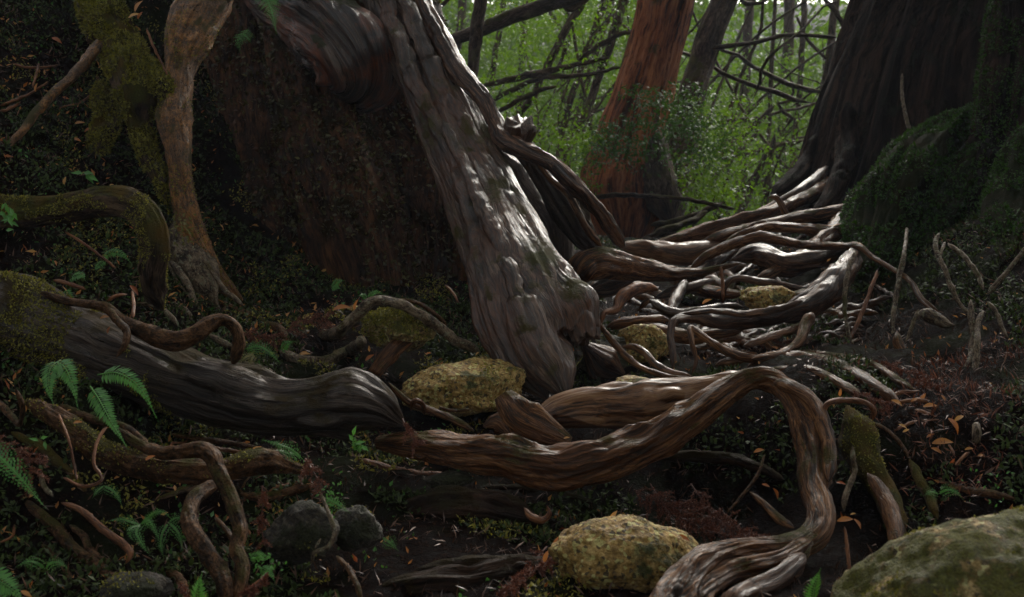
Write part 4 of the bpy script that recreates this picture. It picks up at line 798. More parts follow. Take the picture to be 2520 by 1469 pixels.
rock('thin pale stone slab beside the smooth pale root', 1562, 938, 3.42, 55, 12, 40, 'granite', 27, cuts=4)
mound = rock('low moss covered mound under the grey knuckled root', 985, 800, 3.62, 90, 58, 90, 'moss_rock', 31, cuts=2, amp=0.2, name='mossy_mound', cat='mound')
rock('dark boulder under the broken end of the buttress', 1492, 895, 3.85, 80, 66, 70, 'grey_rock', 33, cuts=5)
rock('reddish stone under the great root at centre left', 1100, 1180, 2.9, 60, 20, 40, 'grey_rock', 35, cuts=4)
rock('half buried pale stone at the left edge above the arch', 2, 408, 3.75, 22, 26, 30, 'granite', 41)
rock('small pebble on the litter above the bowl shaped root', 757, 780, 3.85, 13, 7, 10, 'granite', 42, sub=3)
rock('small brown stone near the orange leaf left of the mound', 870, 760, 3.9, 16, 9, 10, 'granite', 43, sub=3)

# ================================================================== FERNS AND SMALL PLANTS
def fr(pts, w, pairs=20, **k): return dict(pts=pts, w=w, pairs=pairs, **k)
fern('fern with two glossy fronds drooping over the lower left bank', [
    fr([(150,885,2.62),(125,905,2.58),(120,950,2.54),(132,1000,2.52)], 34, 20),
    fr([(140,890,2.62),(160,905,2.56),(180,950,2.52),(192,1008,2.5)], 36, 20)])
fern('fern frond arching right over the dark log flank', [fr([(240,922,2.72),(290,918,2.66),(345,955,2.62),(390,1038,2.6)], 34, 26)])
fern('long fern frond hanging straight below the arching frond', [fr([(222,950,2.62),(245,985,2.56),(275,1040,2.5),(316,1106,2.46)], 36, 26)])
fern('blue green fern frond slanting in from the left edge', [fr([(-40,1085,2.35),(0,1125,2.3),(45,1170,2.28),(112,1250,2.26)], 44, 22, sub=True)])
fern('fern in the very bottom left corner', [fr([(-50,1400,2.1),(-10,1425,2.08),(30,1450,2.06),(65,1490,2.05)], 46, 18), fr([(-40,1450,2.08),(0,1470,2.06),(30,1500,2.05)], 40, 14)])
fern('small five fronded fern glowing green at lower left', [
    fr([(345,1290,2.36),(325,1285,2.34),(300,1278,2.33),(265,1282,2.32)], 20, 14, sub=True),
    fr([(345,1290,2.36),(365,1280,2.33),(378,1300,2.32),(390,1325,2.3)], 20, 14, sub=True),
    fr([(345,1290,2.36),(335,1310,2.32),(350,1340,2.3),(368,1366,2.29)], 20, 14, sub=True),
    fr([(345,1290,2.36),(322,1300,2.32),(318,1315,2.31),(328,1330,2.3)], 18, 10, sub=True),
    fr([(345,1290,2.36),(380,1262,2.33),(405,1262,2.32),(425,1280,2.31)], 16, 14, sub=True)])
fern('upright fern frond at the bottom edge beside the looping root', [fr([(488,1500,2.1),(486,1465,2.08),(490,1435,2.07),(498,1408,2.06)], 34, 14)])
fern('small fern spray below the belly of the log', [
    fr([(745,1130,2.66),(715,1105,2.62),(680,1092,2.6),(645,1082,2.6)], 26, 16, sub=True),
    fr([(735,1120,2.66),(700,1112,2.62),(680,1110,2.6),(668,1120,2.6)], 20, 10, sub=True)])
fern('yellow green fern frond beside the bowl shaped root', [fr([(600,860,3.5),(635,852,3.46),(665,868,3.43),(690,895,3.42)], 28, 18, sub=True), fr([(690,862,3.55),(705,845,3.53),(725,840,3.52)], 20, 10)])
fern('small faded yellow fern under the glossy frond tip', [fr([(625,870,3.45),(605,878,3.42),(590,892,3.4)], 26, 9, sub=True), fr([(625,872,3.45),(618,888,3.42),(612,902,3.4)], 20, 8, sub=True)], mat='fern_yellow')
fern('fern hanging from the top edge beside the burl', [fr([(640,-30,4.2),(660,5,4.15),(672,40,4.12),(680,82,4.1)], 34, 18, sub=True), fr([(655,-30,4.2),(670,0,4.15),(690,10,4.12)], 26, 10, sub=True)])
fern('little fern sprig on the dark trunk face left of the burl', [fr([(612,70,4.45),(600,85,4.42),(585,100,4.4),(592,130,4.4)], 26, 10, sub=True), fr([(600,85,4.42),(612,95,4.4),(618,105,4.4)], 16, 7, sub=True)])
fern('pale bleached fern frond at the bottom right beside the boulder', [fr([(2000,1480,2.1),(2003,1450,2.08),(2010,1425,2.07),(2020,1398,2.06)], 30, 14)])
fern('small fern under the arching mossy root', [fr([(250,632,3.5),(275,620,3.48),(300,625,3.47),(325,650,3.46)], 20, 14), fr([(255,640,3.5),(240,655,3.48),(235,668,3.47)], 16, 8)])
fern('tiny fern at the foot of the dark mossy trunk', [fr([(815,710,4.1),(830,692,4.08),(850,690,4.07)], 16, 9), fr([(815,710,4.1),(825,705,4.08),(840,712,4.07)], 14, 8)])
fern('little fern tuft below the log tip', [fr([(880,1110,2.8),(872,1085,2.78),(868,1070,2.78)], 14, 7), fr([(880,1110,2.8),(890,1098,2.78),(905,1105,2.78)], 12, 6)])
fern('thin fern strands beside the smaller mossy boulder', [fr([(940,1322,2.5),(960,1335,2.48),(980,1355,2.47)], 22, 12, sub=True), fr([(800,1225,2.44),(830,1240,2.42),(860,1262,2.4)], 22, 12, sub=True)])
fern('fern shadowed on the left slope above the orange tipped twig', [fr([(175,680,3.25),(200,675,3.22),(210,690,3.2)], 20, 9), fr([(160,712,3.2),(172,735,3.18),(176,748,3.17)], 18, 8)])
fern('fern frond nested in the ground leaves under the looping root', [fr([(640,1395,2.28),(665,1410,2.25),(678,1435,2.24)], 20, 12), fr([(612,1372,2.3),(640,1365,2.28),(662,1372,2.27)], 20, 12)])

fern('three frond fern behind the looping root in the dark', [fr([(415,1285,2.4),(400,1310,2.38),(395,1340,2.37),(402,1370,2.36)], 22, 16, sub=True), fr([(415,1285,2.4),(435,1305,2.38),(445,1330,2.37),(448,1355,2.36)], 20, 14, sub=True), fr([(415,1285,2.4),(430,1275,2.39),(445,1275,2.38),(458,1285,2.38)], 16, 10, sub=True)])
fern('bluish fern low on the left bank above the corner', [fr([(110,1400,2.22),(90,1385,2.2),(65,1382,2.19),(40,1395,2.18)], 24, 14, sub=True), fr([(110,1400,2.22),(125,1385,2.2),(148,1385,2.19),(168,1400,2.18)], 22, 14, sub=True)])
fern('drooping fern under the thick level root', [fr([(255,1195,2.45),(275,1205,2.43),(290,1222,2.42),(300,1245,2.41)], 18, 14, sub=True), fr([(255,1195,2.45),(240,1208,2.43),(228,1225,2.42)], 16, 10, sub=True)])
fern('fern in the moss right of the dark leaning slab', [fr([(905,735,3.9),(915,722,3.88),(930,718,3.86),(945,725,3.86)], 14, 9), fr([(905,735,3.9),(893,726,3.88),(880,728,3.87)], 12, 8)])
fern('pale fern on the bank right of the boulder top', [fr([(2310,1215,2.5),(2330,1205,2.48),(2352,1210,2.47),(2370,1228,2.46)], 20, 12, sub=True), fr([(2310,1215,2.5),(2292,1210,2.48),(2272,1220,2.47)], 18, 10, sub=True)])

def leafy(label, spots, size=14, seed=0, mat='fern', name='leafy_plant'):
    rg = np.random.default_rng(seed); t = thing(name, label, 'plant')
    for (u, v, d, a) in spots:
        c = Cloud(); p = W(u, v, d); L = size * d / F
        dr = norm(np.array([math.cos(a), -0.3, math.sin(a)])); up = norm(np.array([0.1, -0.7, 0.7]) + rg.normal(size=3) * 0.2)
        c.rhomb(p[None], dr[None], up[None], L * rg.uniform(.8, 1.2), L * 0.5, rg.uniform(0.3, 1), 0.2, 0.25)
        link('leaf', c.mesh('leaf', M[mat]), t)
def spots(u, v, d, n, ru, rv, seed):
    rg = np.random.default_rng(seed); return [(u + rg.normal() * ru, v + rg.normal() * rv, d + rg.normal() * 0.03, rg.uniform(0, 6.28)) for _ in range(n)]
leafy('round leaved plant at the left edge above the moss', spots(20, 530, 3.2, 16, 14, 18, 1), 22, 1)
leafy('small leafy plant beside the bottom of the looping root', spots(650, 1385, 2.25, 40, 22, 16, 2), 11, 2)
leafy('trailing leafy plant hanging right of the dry red spray', spots(815, 1225, 2.45, 44, 14, 26, 3), 11, 3)
leafy('two leaved seedling in front of the log shadow', [(868, 1085, 2.7, 1.9), (874, 1092, 2.7, 0.4), (868, 1072, 2.7, 1.3), (890, 1098, 2.7, -0.4)], 24, 4)
leafy('yellow green leafy patch on the foot of the leaning tree', spots(450, 560, 3.78, 60, 18, 24, 5), 11, 5, 'fern_yellow')
leafy('bright leaf pair in the shade near the dry sprays at left', [(100, 1078, 2.4, 0.3), (108, 1086, 2.4, -1.2), (95, 1085, 2.4, 2.6)], 20, 6)
leafy('grassy tuft on the left bank under the moss', [(205, 425, 3.8, 0.1), (210, 425, 3.8, -0.8), (205, 427, 3.8, 2.9), (215, 430, 3.8, -0.4)], 30, 7)
leafy('leaf cluster in the dark bank over the boulder on the right', spots(2440, 1190, 2.5, 24, 30, 30, 8), 10, 8)

# dry red cedar sprays
needle_spray('dry red cedar spray hanging beside the thick level root', [(752,1128,2.52),(768,1155,2.48),(785,1185,2.46),(800,1215,2.45)], 48, 12, seed=2)
needle_spray('narrow dry red cedar spray hanging left of the grey boulder', [(645,1195,2.4),(646,1240,2.38),(643,1290,2.37),(650,1340,2.36)], 22, 14, seed=3)
needle_spray('dry red spray clump at the left edge above the blue green fern', [(-20,1080,2.42),(20,1095,2.4),(60,1130,2.38),(85,1165,2.36)], 60, 26, seed=4)
needle_spray('dry red spray draped over the left end of the great root', [(990,1030,2.9),(1000,1052,2.88),(1012,1075,2.86),(1032,1105,2.84)], 30, 14, seed=5)
needle_spray('red cedar spray on the litter above the bowl shaped root', [(700,815,3.76),(735,800,3.78),(775,790,3.8),(815,785,3.82)], 44, 34, seed=6)
needle_spray('red cedar spray beside the end of the straight dark root', [(590,820,3.7),(625,825,3.7),(660,830,3.7),(700,838,3.7)], 38, 28, seed=7)
needle_spray('dark red spray at the bottom edge left of the upright frond', [(440,1440,2.1),(455,1455,2.08),(470,1485,2.06)], 18, 8, seed=8)
needle_spray('red spray between the looping root ends at the bottom', [(660,1408,2.14),(635,1435,2.12),(600,1465,2.1)], 22, 9, seed=9)
k_ = 0
for (a, b_, s_) in (((1560,1205),(1700,1250),50), ((1620,1240),(1800,1275),56), ((1660,1270),(1850,1310),60), ((1720,1300),(1900,1330),50), ((1600,1190),(1680,1300),44), ((1770,1250),(1870,1340),44), ((1700,1190),(1790,1300),40)):
    k_ += 1
    pts = [(a[0], a[1], hit(a[0], a[1]) - .06), ((a[0]+b_[0])/2, (a[1]+b_[1])/2 + 8, hit((a[0]+b_[0])/2, (a[1]+b_[1])/2) - .08), (b_[0], b_[1], hit(*b_) - .05)]
    needle_spray(['long dark red spray furthest up under the arch', 'dark red spray in the middle of the heap under the arch', 'dark red spray at the base of the heap behind the golden boulder', 'dark red spray touching the lower loop of the great root', 'dark red spray dropping towards the golden boulder', 'dark red spray at the right end of the heap', 'dark red spray laid across the heap from upper left'][k_-1], pts, s_, 22, seed=20 + k_)
for (a, b_, lab) in (((1345,1345),(1260,1440),'red needle spray lying along the left side of the golden boulder'), ((1400,1330),(1330,1400),'rust red spray above the corner of the golden boulder'), ((1320,1400),(1240,1460),'red needle spray at the bottom edge left of the golden boulder'), ((1690,1340),(1660,1440),'red needle strand between the golden boulder and the great root')):
    k_ += 1
    needle_spray(lab, [(a[0], a[1], hit(*a) - .08), ((a[0]+b_[0])/2, (a[1]+b_[1])/2, hit((a[0]+b_[0])/2, (a[1]+b_[1])/2) - .08), (b_[0], b_[1], hit(*b_) - .08)], 34, 22, seed=40 + k_)
for (a, b_, lab) in (((2180,900),(2290,930),'red needle spray under the dry stump at right'), ((2230,930),(2330,960),'red needle spray left of the double aerial root'), ((2120,880),(2200,905),'red needle spray beside the leftmost hanging root'), ((2090,960),(2190,1000),'red needle spray crossing the low root fan'), ((1850,845),(1960,838),'red needle spray under the flat root flake')):
    k_ += 1
    needle_spray(lab, [(a[0], a[1], hit(*a) - .05), ((a[0]+b_[0])/2, (a[1]+b_[1])/2, hit((a[0]+b_[0])/2, (a[1]+b_[1])/2) - .06), (b_[0], b_[1], hit(*b_) - .05)], 32, 18, seed=60 + k_)

# dead leaves one can pick out, each told by what it lies on
DL = [
 (345,38,22,0.9,'orange dead leaf upright at the top left beside the leaning tree',.2,3.95),(342,15,34,1.0,'long tan dead leaf above the orange one at the top left',.5,3.95),(333,40,34,.3,'pale curled dead leaf on the moss at the top left',1.0,3.95),
 (140,100,30,-.5,'rust leaf above the dark gap at upper left',.1,None),(220,322,34,.4,'orange dead leaf low on the bank left of the mossy root',.2,None),(195,305,30,.2,'tan dead leaf above the orange one on the left bank',.6,None),(90,215,22,1.3,'tan leaf hanging on the twigs at the left',.6,None),(190,345,24,-.3,'brown dead leaf under the orange leaf on the left bank',.3,None),
 (275,455,10,.2,'tiny yellow leaf over the arching root',.9,None),(160,445,22,1.4,'yellow curled leaf at the foot of the upper left bank',.9,None),
 (330,715,32,-.9,'red orange leaf caught above the coiled root',.0,None),(258,782,26,.2,'brown leaf stuck on top of the log',.5,2.92),(268,812,18,1.2,'small orange leaf on the top of the log',.1,2.9),
 (690,738,26,1.2,'upright orange leaf in front of the mossy trunk foot',.3,None),(770,720,18,.8,'small orange leaf on a twig near the trunk foot',.3,None),(842,760,44,.1,'long orange leaf beside the grey knuckled root',.3,3.72),(878,752,32,1.3,'broad orange leaf standing at the knuckled root',.35,3.55),
 (910,880,26,.6,'orange leaf at the foot of the leaning wood slab',.15,3.44),(1175,870,12,.8,'small pale leaf at the lower end of the knuckled root',.9,3.55),
 (750,872,30,.1,'curled tan leaf in the bowl shaped root',.8,None),(770,750,22,.4,'tan leaf on the litter above the red needles',.7,None),
 (192,1040,22,.1,'yellow orange leaf in front of the left root bank',.5,2.5),(370,1127,26,.4,'orange leaf resting on the thick level root',.25,2.42),(630,1108,34,.6,'tan curled leaf under the log belly',.8,2.6),(170,1010,12,.3,'small yellow leaf near the drooping fronds',.8,2.6),
 (1055,870,14,.2,'brown leaf on the mossy mound edge',.3,3.3),(65,1462,30,-.6,'pale orange leaf in the bottom left corner fern',.6,2.05),(80,1435,14,1.2,'small orange leaf above the bottom left corner fern',.2,2.1),
 (1510,1272,36,1.0,'yellow stub of bark above the golden boulder',.9,2.55),(1385,1330,50,.35,'long orange leaf over the upper left side of the golden boulder',.3,2.5),(1345,1368,34,1.2,'orange leaf standing left of the golden boulder',.35,2.4),(1680,1325,36,-.3,'brown leaf on top of the golden boulder',.2,2.4),
 (1868,1110,28,.2,'orange leaf on the tip of the thin twig under the arch',.4,2.86),(1885,1195,20,-.3,'small brown orange leaf in the shadow of the arch',.2,2.75),(1908,1215,30,-1.2,'dull brown leaf hanging above the bleached branch',.15,2.72),
 (2068,965,22,1.5,'upright orange leaf near the fan of low roots',.4,3.0),(2040,640,12,.6,'single bright orange leaf below the level root line',.5,4.5),
 (2080,1280,40,.1,'curled orange leaf hung on the crooked stick',.4,2.5),(2110,1290,30,-1.0,'brown leaf beside the leaf on the crooked stick',.3,2.5),(2100,1265,14,.3,'white tipped leaf above the crooked stick leaves',1.0,2.5),(2070,1190,22,-.2,'red leaf fragment at the crook of the lichened stick',.0,2.55),
 (2207,992,32,-.5,'yellow orange leaf first in line along the litter bank',.6,None),(2250,985,20,.3,'orange leaf next to the yellow orange one on the litter bank',.4,None),(2272,978,24,1.1,'upright orange leaf in the middle of the litter bank',.4,None),(2290,1000,34,.1,'long orange leaf at the foot of the upright one',.5,None),(2322,985,28,-1.1,'orange leaf touching the double aerial root foot',.5,None),
 (2222,1050,22,-.5,'pale yellow leaf under the litter bank roots',.95,None),(2345,1050,52,-1.0,'long bronze leaf slanting beside the broken stick',.25,2.72),(2360,1030,30,.4,'pale curled leaf left of the broken stick',.8,2.72),(2320,1090,50,.1,'long orange leaf level on the lower litter bank',.5,None),(2305,1110,30,-.5,'small orange leaf under the long level one',.4,None),(2230,1060,18,.4,'pale leaf fragment beside the yellow leaf',1.0,None),(2415,1122,22,-.2,'orange leaf at the end of the dry bent twig',.4,None),(2345,1138,24,1.3,'dark red leaf left of the dry bent twig',.0,None),(2290,1072,20,.5,'bronze leaf in the lower litter bank',.3,None),(2385,1105,20,.2,'tan leaf on top of the dry bent twig',.6,None),
 (1770,715,14,.3,'bronze leaf beside the upright rod',.3,4.2),(1740,742,26,.5,'tan leaf flake on the pale knot root',.5,4.05),(1910,860,26,-.6,'orange flake in the litter under the hairpin root',.3,None),(1960,710,14,.9,'small orange leaf above the split rock',.2,None),
 (2175,700,10,.5,'tiny red leaf by the hanging roots',.1,3.8),(1322,1012,16,1.0,'red leaf fragment behind the upright fin',.05,3.15),(1395,1078,16,.2,'pale fragment beside the upright fin',.7,3.02)]
for (u, v, s_, a, lab, vr, d) in DL:
    dead_leaf(lab, u, v, s_, d, a, vr)

# ================================================================== BACKGROUND WOOD
b1 = thing('red_barked_tree', 'tall red barked cedar standing beyond the crest', 'tree')
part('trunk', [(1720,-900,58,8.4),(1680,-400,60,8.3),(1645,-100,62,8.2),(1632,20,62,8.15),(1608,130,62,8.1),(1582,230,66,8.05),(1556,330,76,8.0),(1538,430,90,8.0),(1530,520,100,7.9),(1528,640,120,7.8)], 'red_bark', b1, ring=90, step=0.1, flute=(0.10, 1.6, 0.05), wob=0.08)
part('root_flare', [(1600,300,30,7.9),(1612,400,36,7.8),(1625,480,40,7.7),(1650,560,30,7.6)], 'thin_bark', b1)
b2 = thing('dark_leaning_tree', 'dark leaning trunk just right of the red barked cedar', 'tree')
part('trunk', [(1900,-500,30,9.2),(1840,-200,32,9.0),(1790,-20,30,8.9),(1755,70,30,8.8),(1722,160,29,8.8),(1700,230,31,8.7),(1682,320,33,8.7),(1655,420,38,8.6),(1630,520,44,8.5),(1610,620,50,8.4)], 'thin_bark', b2, step=0.2)
part('limb', [(1750,118,7,8.7),(1800,112,6,8.7),(1860,104,5,8.7),(1940,86,5,8.7),(2060,92,4,8.7)], 'thin_bark', b2)
b3 = thing('branching_tree', 'dark upright pole trunk crossed by a thick slanting limb', 'tree')
part('trunk', [(1200,-400,16,7.5),(1188,-100,15,7.4),(1182,0,15,7.4),(1172,80,14,7.4),(1165,160,13,7.4),(1160,230,12,7.4),(1155,420,12,7.4)], 'thin_bark', b3)
part('limb', [(1040,110,12,7.6),(1110,100,13,7.55),(1180,76,15,7.5),(1260,40,17,7.5),(1330,16,18,7.5),(1400,-4,18,7.5),(1520,-60,16,7.5)], 'thin_bark', b3)
part('limb', [(1380,0,8,7.5),(1400,20,9,7.5),(1430,8,8,7.5),(1460,-20,7,7.5)], 'thin_bark', b3)
SL = [
 ('slender tree slanting from the broken stub to the top edge', [(1445,-80,9,9),(1440,-10,9,9),(1400,60,9,9),(1370,120,9,9),(1340,180,8,9),(1310,240,8,9),(1262,300,8,9),(1230,380,8,9)], []),
 ('slender tree passing left of the red cedar from top to ground', [(1560,-90,11,9.5),(1540,-10,11,9.5),(1505,100,11,9.5),(1475,180,10,9.5),(1448,260,10,9.4),(1420,325,10,9.3),(1385,395,10,9.2),(1360,500,11,9.1)], []),
 ('dark slender tree with forked top left of the red cedar', [(1500,-60,9,10.5),(1488,0,9,10.5),(1462,80,9,10.5),(1438,150,8,10.5),(1405,240,8,10.4),(1390,300,8,10.4),(1370,420,9,10.3)], [[(1462,80,6,10.5),(1490,60,6,10.5),(1530,20,5,10.5)]]),
 ('thin grey sapling at the left of the green gap', [(1250,-60,7,11),(1235,30,7,11),(1222,120,7,11),(1205,230,7,11),(1195,330,7,11),(1190,420,7,11)], []),
 ('thin pole tree at the right of the green gap', [(1912,-60,5,12),(1905,60,5,12),(1898,180,5,12),(1893,300,5,12),(1888,420,5,12),(1884,560,6,12)], []),
 ('pale pole tree near the right trunk edge', [(1985,-60,7,13),(1975,80,7,13),(1968,220,7,13),(1955,340,7,13),(1945,460,7,13),(1940,580,8,13)], []),
 ('mossy pole tree behind the right trunk edge', [(2065,-60,9,11),(2052,40,9,11),(2040,150,9,11),(2022,260,9,11),(2010,420,9,11)], [[(2040,150,4,11),(1990,100,4,11),(1960,40,3,11)]]),
 ('sapling leaning right over the crest', [(1905,260,6,10),(1860,305,7,10),(1800,355,8,10),(1745,405,8,10),(1695,455,9,10),(1640,530,10,10)], []),
 ('second sapling leaning right over the crest', [(1870,320,5,10.6),(1820,370,6,10.6),(1770,425,7,10.6),(1715,490,7,10.6),(1690,560,8,10.6)], []),
 ('curved mossy sapling in the middle of the crest gap', [(1890,370,7,9.6),(1862,430,8,9.6),(1840,480,9,9.6),(1815,540,10,9.5),(1800,600,10,9.5)], []),
 ('pale thin sapling right of the curved mossy one', [(1905,330,6,10.2),(1896,400,7,10.2),(1886,470,8,10.2),(1878,530,8,10.2),(1872,600,8,10.2)], []),
 ('short bent sapling next to the right trunk foot', [(1965,380,6,9.4),(1940,430,7,9.3),(1912,480,8,9.3),(1885,540,8,9.2)], []),
 ('thin straight sapling behind the dark leaning trunk', [(1830,200,5,12),(1812,300,5,12),(1795,400,6,12),(1775,520,6,12),(1765,600,7,12)], []),
 ('faint trunk deep in the wood right of the dark leaning tree', [(1850,-60,11,15),(1842,80,11,15),(1836,220,11,15),(1828,380,12,15),(1820,560,13,15)], []),
 ('faint trunk deep in the wood below the sky gap', [(1945,-60,12,16),(1940,80,12,16),(1930,220,13,16),(1922,400,13,16),(1915,580,14,16)], []),
 ('faint pair of stems deep in the wood left of the red cedar', [(1405,-60,9,15),(1395,100,9,15),(1385,260,10,15),(1378,420,10,15),(1372,560,10,15)], [[(1395,100,6,15),(1350,20,6,15),(1320,-50,5,15)]]),
 ('faint grey stem deep in the wood at the far left', [(1150,-60,10,14),(1130,80,10,14),(1118,240,10,14),(1110,400,11,14)], []),
 ('faint stem behind the slanting slender tree', [(1300,-60,8,13),(1290,80,8,13),(1280,220,9,13),(1265,380,9,13)], []),
 ('faint leaning stem between the slender trees', [(1520,-40,7,13),(1470,120,8,13),(1425,260,8,13),(1395,400,9,13),(1370,520,9,13)], []),
 ('thin dark whip tree rising from the crest roots', [(1730,250,4,9),(1700,330,5,9),(1680,400,6,9),(1655,470,6,8.9),(1610,560,7,8.8)], []),
]
for lab, q, ch in SL:
    t = thing('slender_tree', lab, 'tree', 'slender trees of the wood behind')
    part('trunk', q, 'thin_bark', t, ring=9, step=1.6, wob=0.4, lump=0.15)
    for c_ in ch: part('limb', c_, 'thin_bark', t, ring=10, wob=0.4)
BR = [('bare branch reaching level behind the broken stub', [(1180,212,4,8.6),(1235,200,7,8.6),(1290,188,8,8.6),(1340,176,8,8.6),(1420,158,6,8.6),(1500,140,4,8.6)]),
 ('bare forked branch pointing right to the red cedar', [(1210,250,5,8.8),(1260,222,6,8.8),(1320,196,6,8.8),(1380,188,6,8.8),(1440,186,5,8.8),(1530,164,4,8.8)]),
 ('low bare branch rising right from the strap root', [(1225,275,5,8.4),(1270,250,6,8.4),(1320,226,6,8.4),(1370,212,4,8.4)]),
 ('bare branch crossing above toward the red cedar', [(1420,150,5,9.2),(1470,115,6,9.2),(1520,88,6,9.2),(1562,74,5,9.2)]),
 ('reddish bare twig hanging between the slender trees', [(1390,115,4,8.9),(1382,145,4,8.9),(1365,178,4,8.9)]),
 ('thin arching twig at the top beside the right trunk', [(2020,-10,5,9.5),(2050,20,6,9.5),(2068,50,6,9.5),(2085,80,4,9.5)]),
 ('dark arc of twig along the top edge right of centre', [(1815,-8,4,9.5),(1840,8,5,9.5),(1870,8,4,9.5),(1900,-8,4,9.5)]),
 ('fallen branch lying beyond the crest', [(1440,490,5,7.2),(1520,480,6,7.2),(1600,482,5,7.2),(1700,492,5,7.2),(1810,515,4,7.2)]),
 ('low bent branch on the far side of the crest', [(1600,552,6,7.4),(1660,545,7,7.4),(1720,525,7,7.4),(1780,500,6,7.4)]),
 ('mossy fallen limb slanting beyond the crest', [(1580,590,7,6.8),(1650,560,9,6.9),(1700,545,8,7.0),(1740,520,6,7.1)])]
for lab, q in BR: part('bare_branch', q, 'thin_bark', None, lab, 'branch', 'bare branches in the wood behind', ring=9, step=1, wob=0.6, lump=0.2)

# leaves: sprays gathered in drooping clusters
def leaf_cloud(centers, per, spread, size, rg, nodes_up=0.6, var=(0, 1), flat=0.35, droop=0.3):
    c = Cloud()
    m = len(centers)
    ax = norm(rg.normal(size=(m, 3)) * [1, 1, 0.35]); 
    k = np.repeat(np.arange(m), per); n_ = len(k)
    f = rg.uniform(-1, 1, n_)[:, None]
    p = centers[k] + ax[k] * f * spread + rg.normal(size=(n_, 3)) * spread * [0.28, 0.28, flat * 0.4]
    p[:, 2] -= droop * (f[:, 0] ** 2) * spread
    d = norm(ax[k] * np.sign(f) + rg.normal(size=(n_, 3)) * 0.8 + [0, 0, -0.3])
    nr = norm(rg.normal(size=(n_, 3)) * 0.55 + [0, 0, nodes_up])
    s_ = rg.uniform(0.6, 1.3, n_) * size
    vr = np.clip(rg.uniform(var[0], var[1], m)[k] * 0.7 + rg.uniform(0, 0.3, n_), 0, 1)
    c.diamond(p, d, nr, s_, s_ * 0.42, vr)
    return c
def in_view(n_, rg, d0, d1, u0, u1, v0, v1, dens=None):
    """random places of the wood volume; evenly spread in depth"""
    d = rg.uniform(d0, d1, n_); u = rg.uniform(u0, u1, n_); v = rg.uniform(v0, v1, n_)
    return W(u, v, d), u, v, d
rg = np.random.default_rng(101)
# the wood's understory, one volume of foliage from the crest to deep in the wood, cut by the wedge of ground one can see from the path
def wood(n_, y0, y1, z0, z1, per, spread, size, thr, name, label, mat='canopy_leaf', var=(0, 1)):
    y = rg.uniform(y0, y1, n_); x = y * rg.uniform(-0.25, 0.50, n_) + rg.normal(size=n_) * 0.4; z = rg.uniform(z0, z1, n_)
    nf = fbm(x * 0.55, y * 0.4, z * 0.7, 3); hi = np.clip((z - CZ - 0.035 * y) / (0.09 * y), 0, 1)
    gap = np.exp(-((x / y - 0.265) / 0.05) ** 2) * hi
    keep = nf > thr + hi * 0.04 + gap * 0.55
    link(name, leaf_cloud(np.stack([x, y, z], -1)[keep], per, spread, size, rg, var=var).mesh(name, M[mat]), None, label, 'foliage', None, 'stuff')
wood(6500, 8.6, 12.5, -0.9, 3.3, 26, 0.28, 0.040, 0.05, 'understory_foliage', 'glowing green leaves of bushes just beyond the crest')
wood(9500, 12.5, 19, -1.0, 5.2, 26, 0.38, 0.066, 0.0, 'wood_foliage', 'denser green leaves in the middle of the wood')
wood(9500, 19, 32, -1.2, 8.5, 13, 0.65, 0.20, -0.45, 'far_foliage', 'pale green mass of leaves deep in the wood')
# slanting poles and tangled whips of the thicket, too many to count
def thicket():
    Vs, Qs, Ts, Gs, off = [], [], [], [], 0
    for k in range(200):
        y = rg.uniform(8.8, 20); x = y * rg.uniform(-0.12, 0.36); z0 = G0(x, y) - 0.1; ln = rg.uniform(1.2, 4.5); ax = rg.normal() * 0.45 + 0.15
        c = np.array([(x + ax * ln * f + rg.normal() * 0.06 * ln * .5, y + rg.normal() * 0.1, z0 + ln * f * rg.uniform(0.75, 1) + (1.5 if k % 3 == 0 else 0)) for f in (0, .25, .5, .75, 1)])
        if k % 3 == 0: c[:, 2] = c[0, 2] + (c[:, 2] - c[0, 2]) * 0.3
        V, Q, T_, gc = tube_geo(c, np.linspace(1, 0.4, 5) * rg.uniform(0.008, 0.026), ring=5, step=9, wob=1.5, maxn=40, knots=0, crests=0)
        Vs.append(V); Qs.append(Q + off); Ts.append(T_ + off); Gs.append(gc); off += len(V)
    return mesh('thicket_whips', np.vstack(Vs), np.vstack(Qs), np.vstack(Ts), M['thin_bark'], np.vstack(Gs))
link('thicket_whips', thicket(), None, 'tangle of slanting whips and dead branches among the leaves of the wood', 'undergrowth', None, 'stuff')
# unseen canopy and thicket, added to cut sky light from overhead and in front
x = rg.uniform(-8, 8, 3400); y = rg.uniform(-7, 4.0, 3400); z = rg.uniform(4.0, 7.5, 3400)
kb = (fbm(x * 0.5, y * 0.5, z * 0.5, 2) > -0.25) & ~((x < -0.8) & (y > -1.0)) & ~((x > 0.7) & (y > 0.6) & (x < 4))  # openings let sky light reach the left bank and right boulder
link('shade_canopy', leaf_cloud(np.stack([x, y, z], -1)[kb], 16, 0.8, 0.26, rg).mesh('shade_canopy', M['crown_leaf']), None, 'unseen leafy canopy added above the picture to shade the path', 'foliage', None, 'stuff')
x = rg.uniform(-10, 10, 700); y = rg.uniform(-9, -4.5, 700); z = rg.uniform(0, 5, 700)
link('shade_thicket', leaf_cloud(np.stack([x, y, z], -1), 16, 0.8, 0.26, rg).mesh('shade_thicket', M['crown_leaf']), None, 'unseen thicket of leaves added behind the viewpoint to cut frontal light', 'foliage', None, 'stuff')
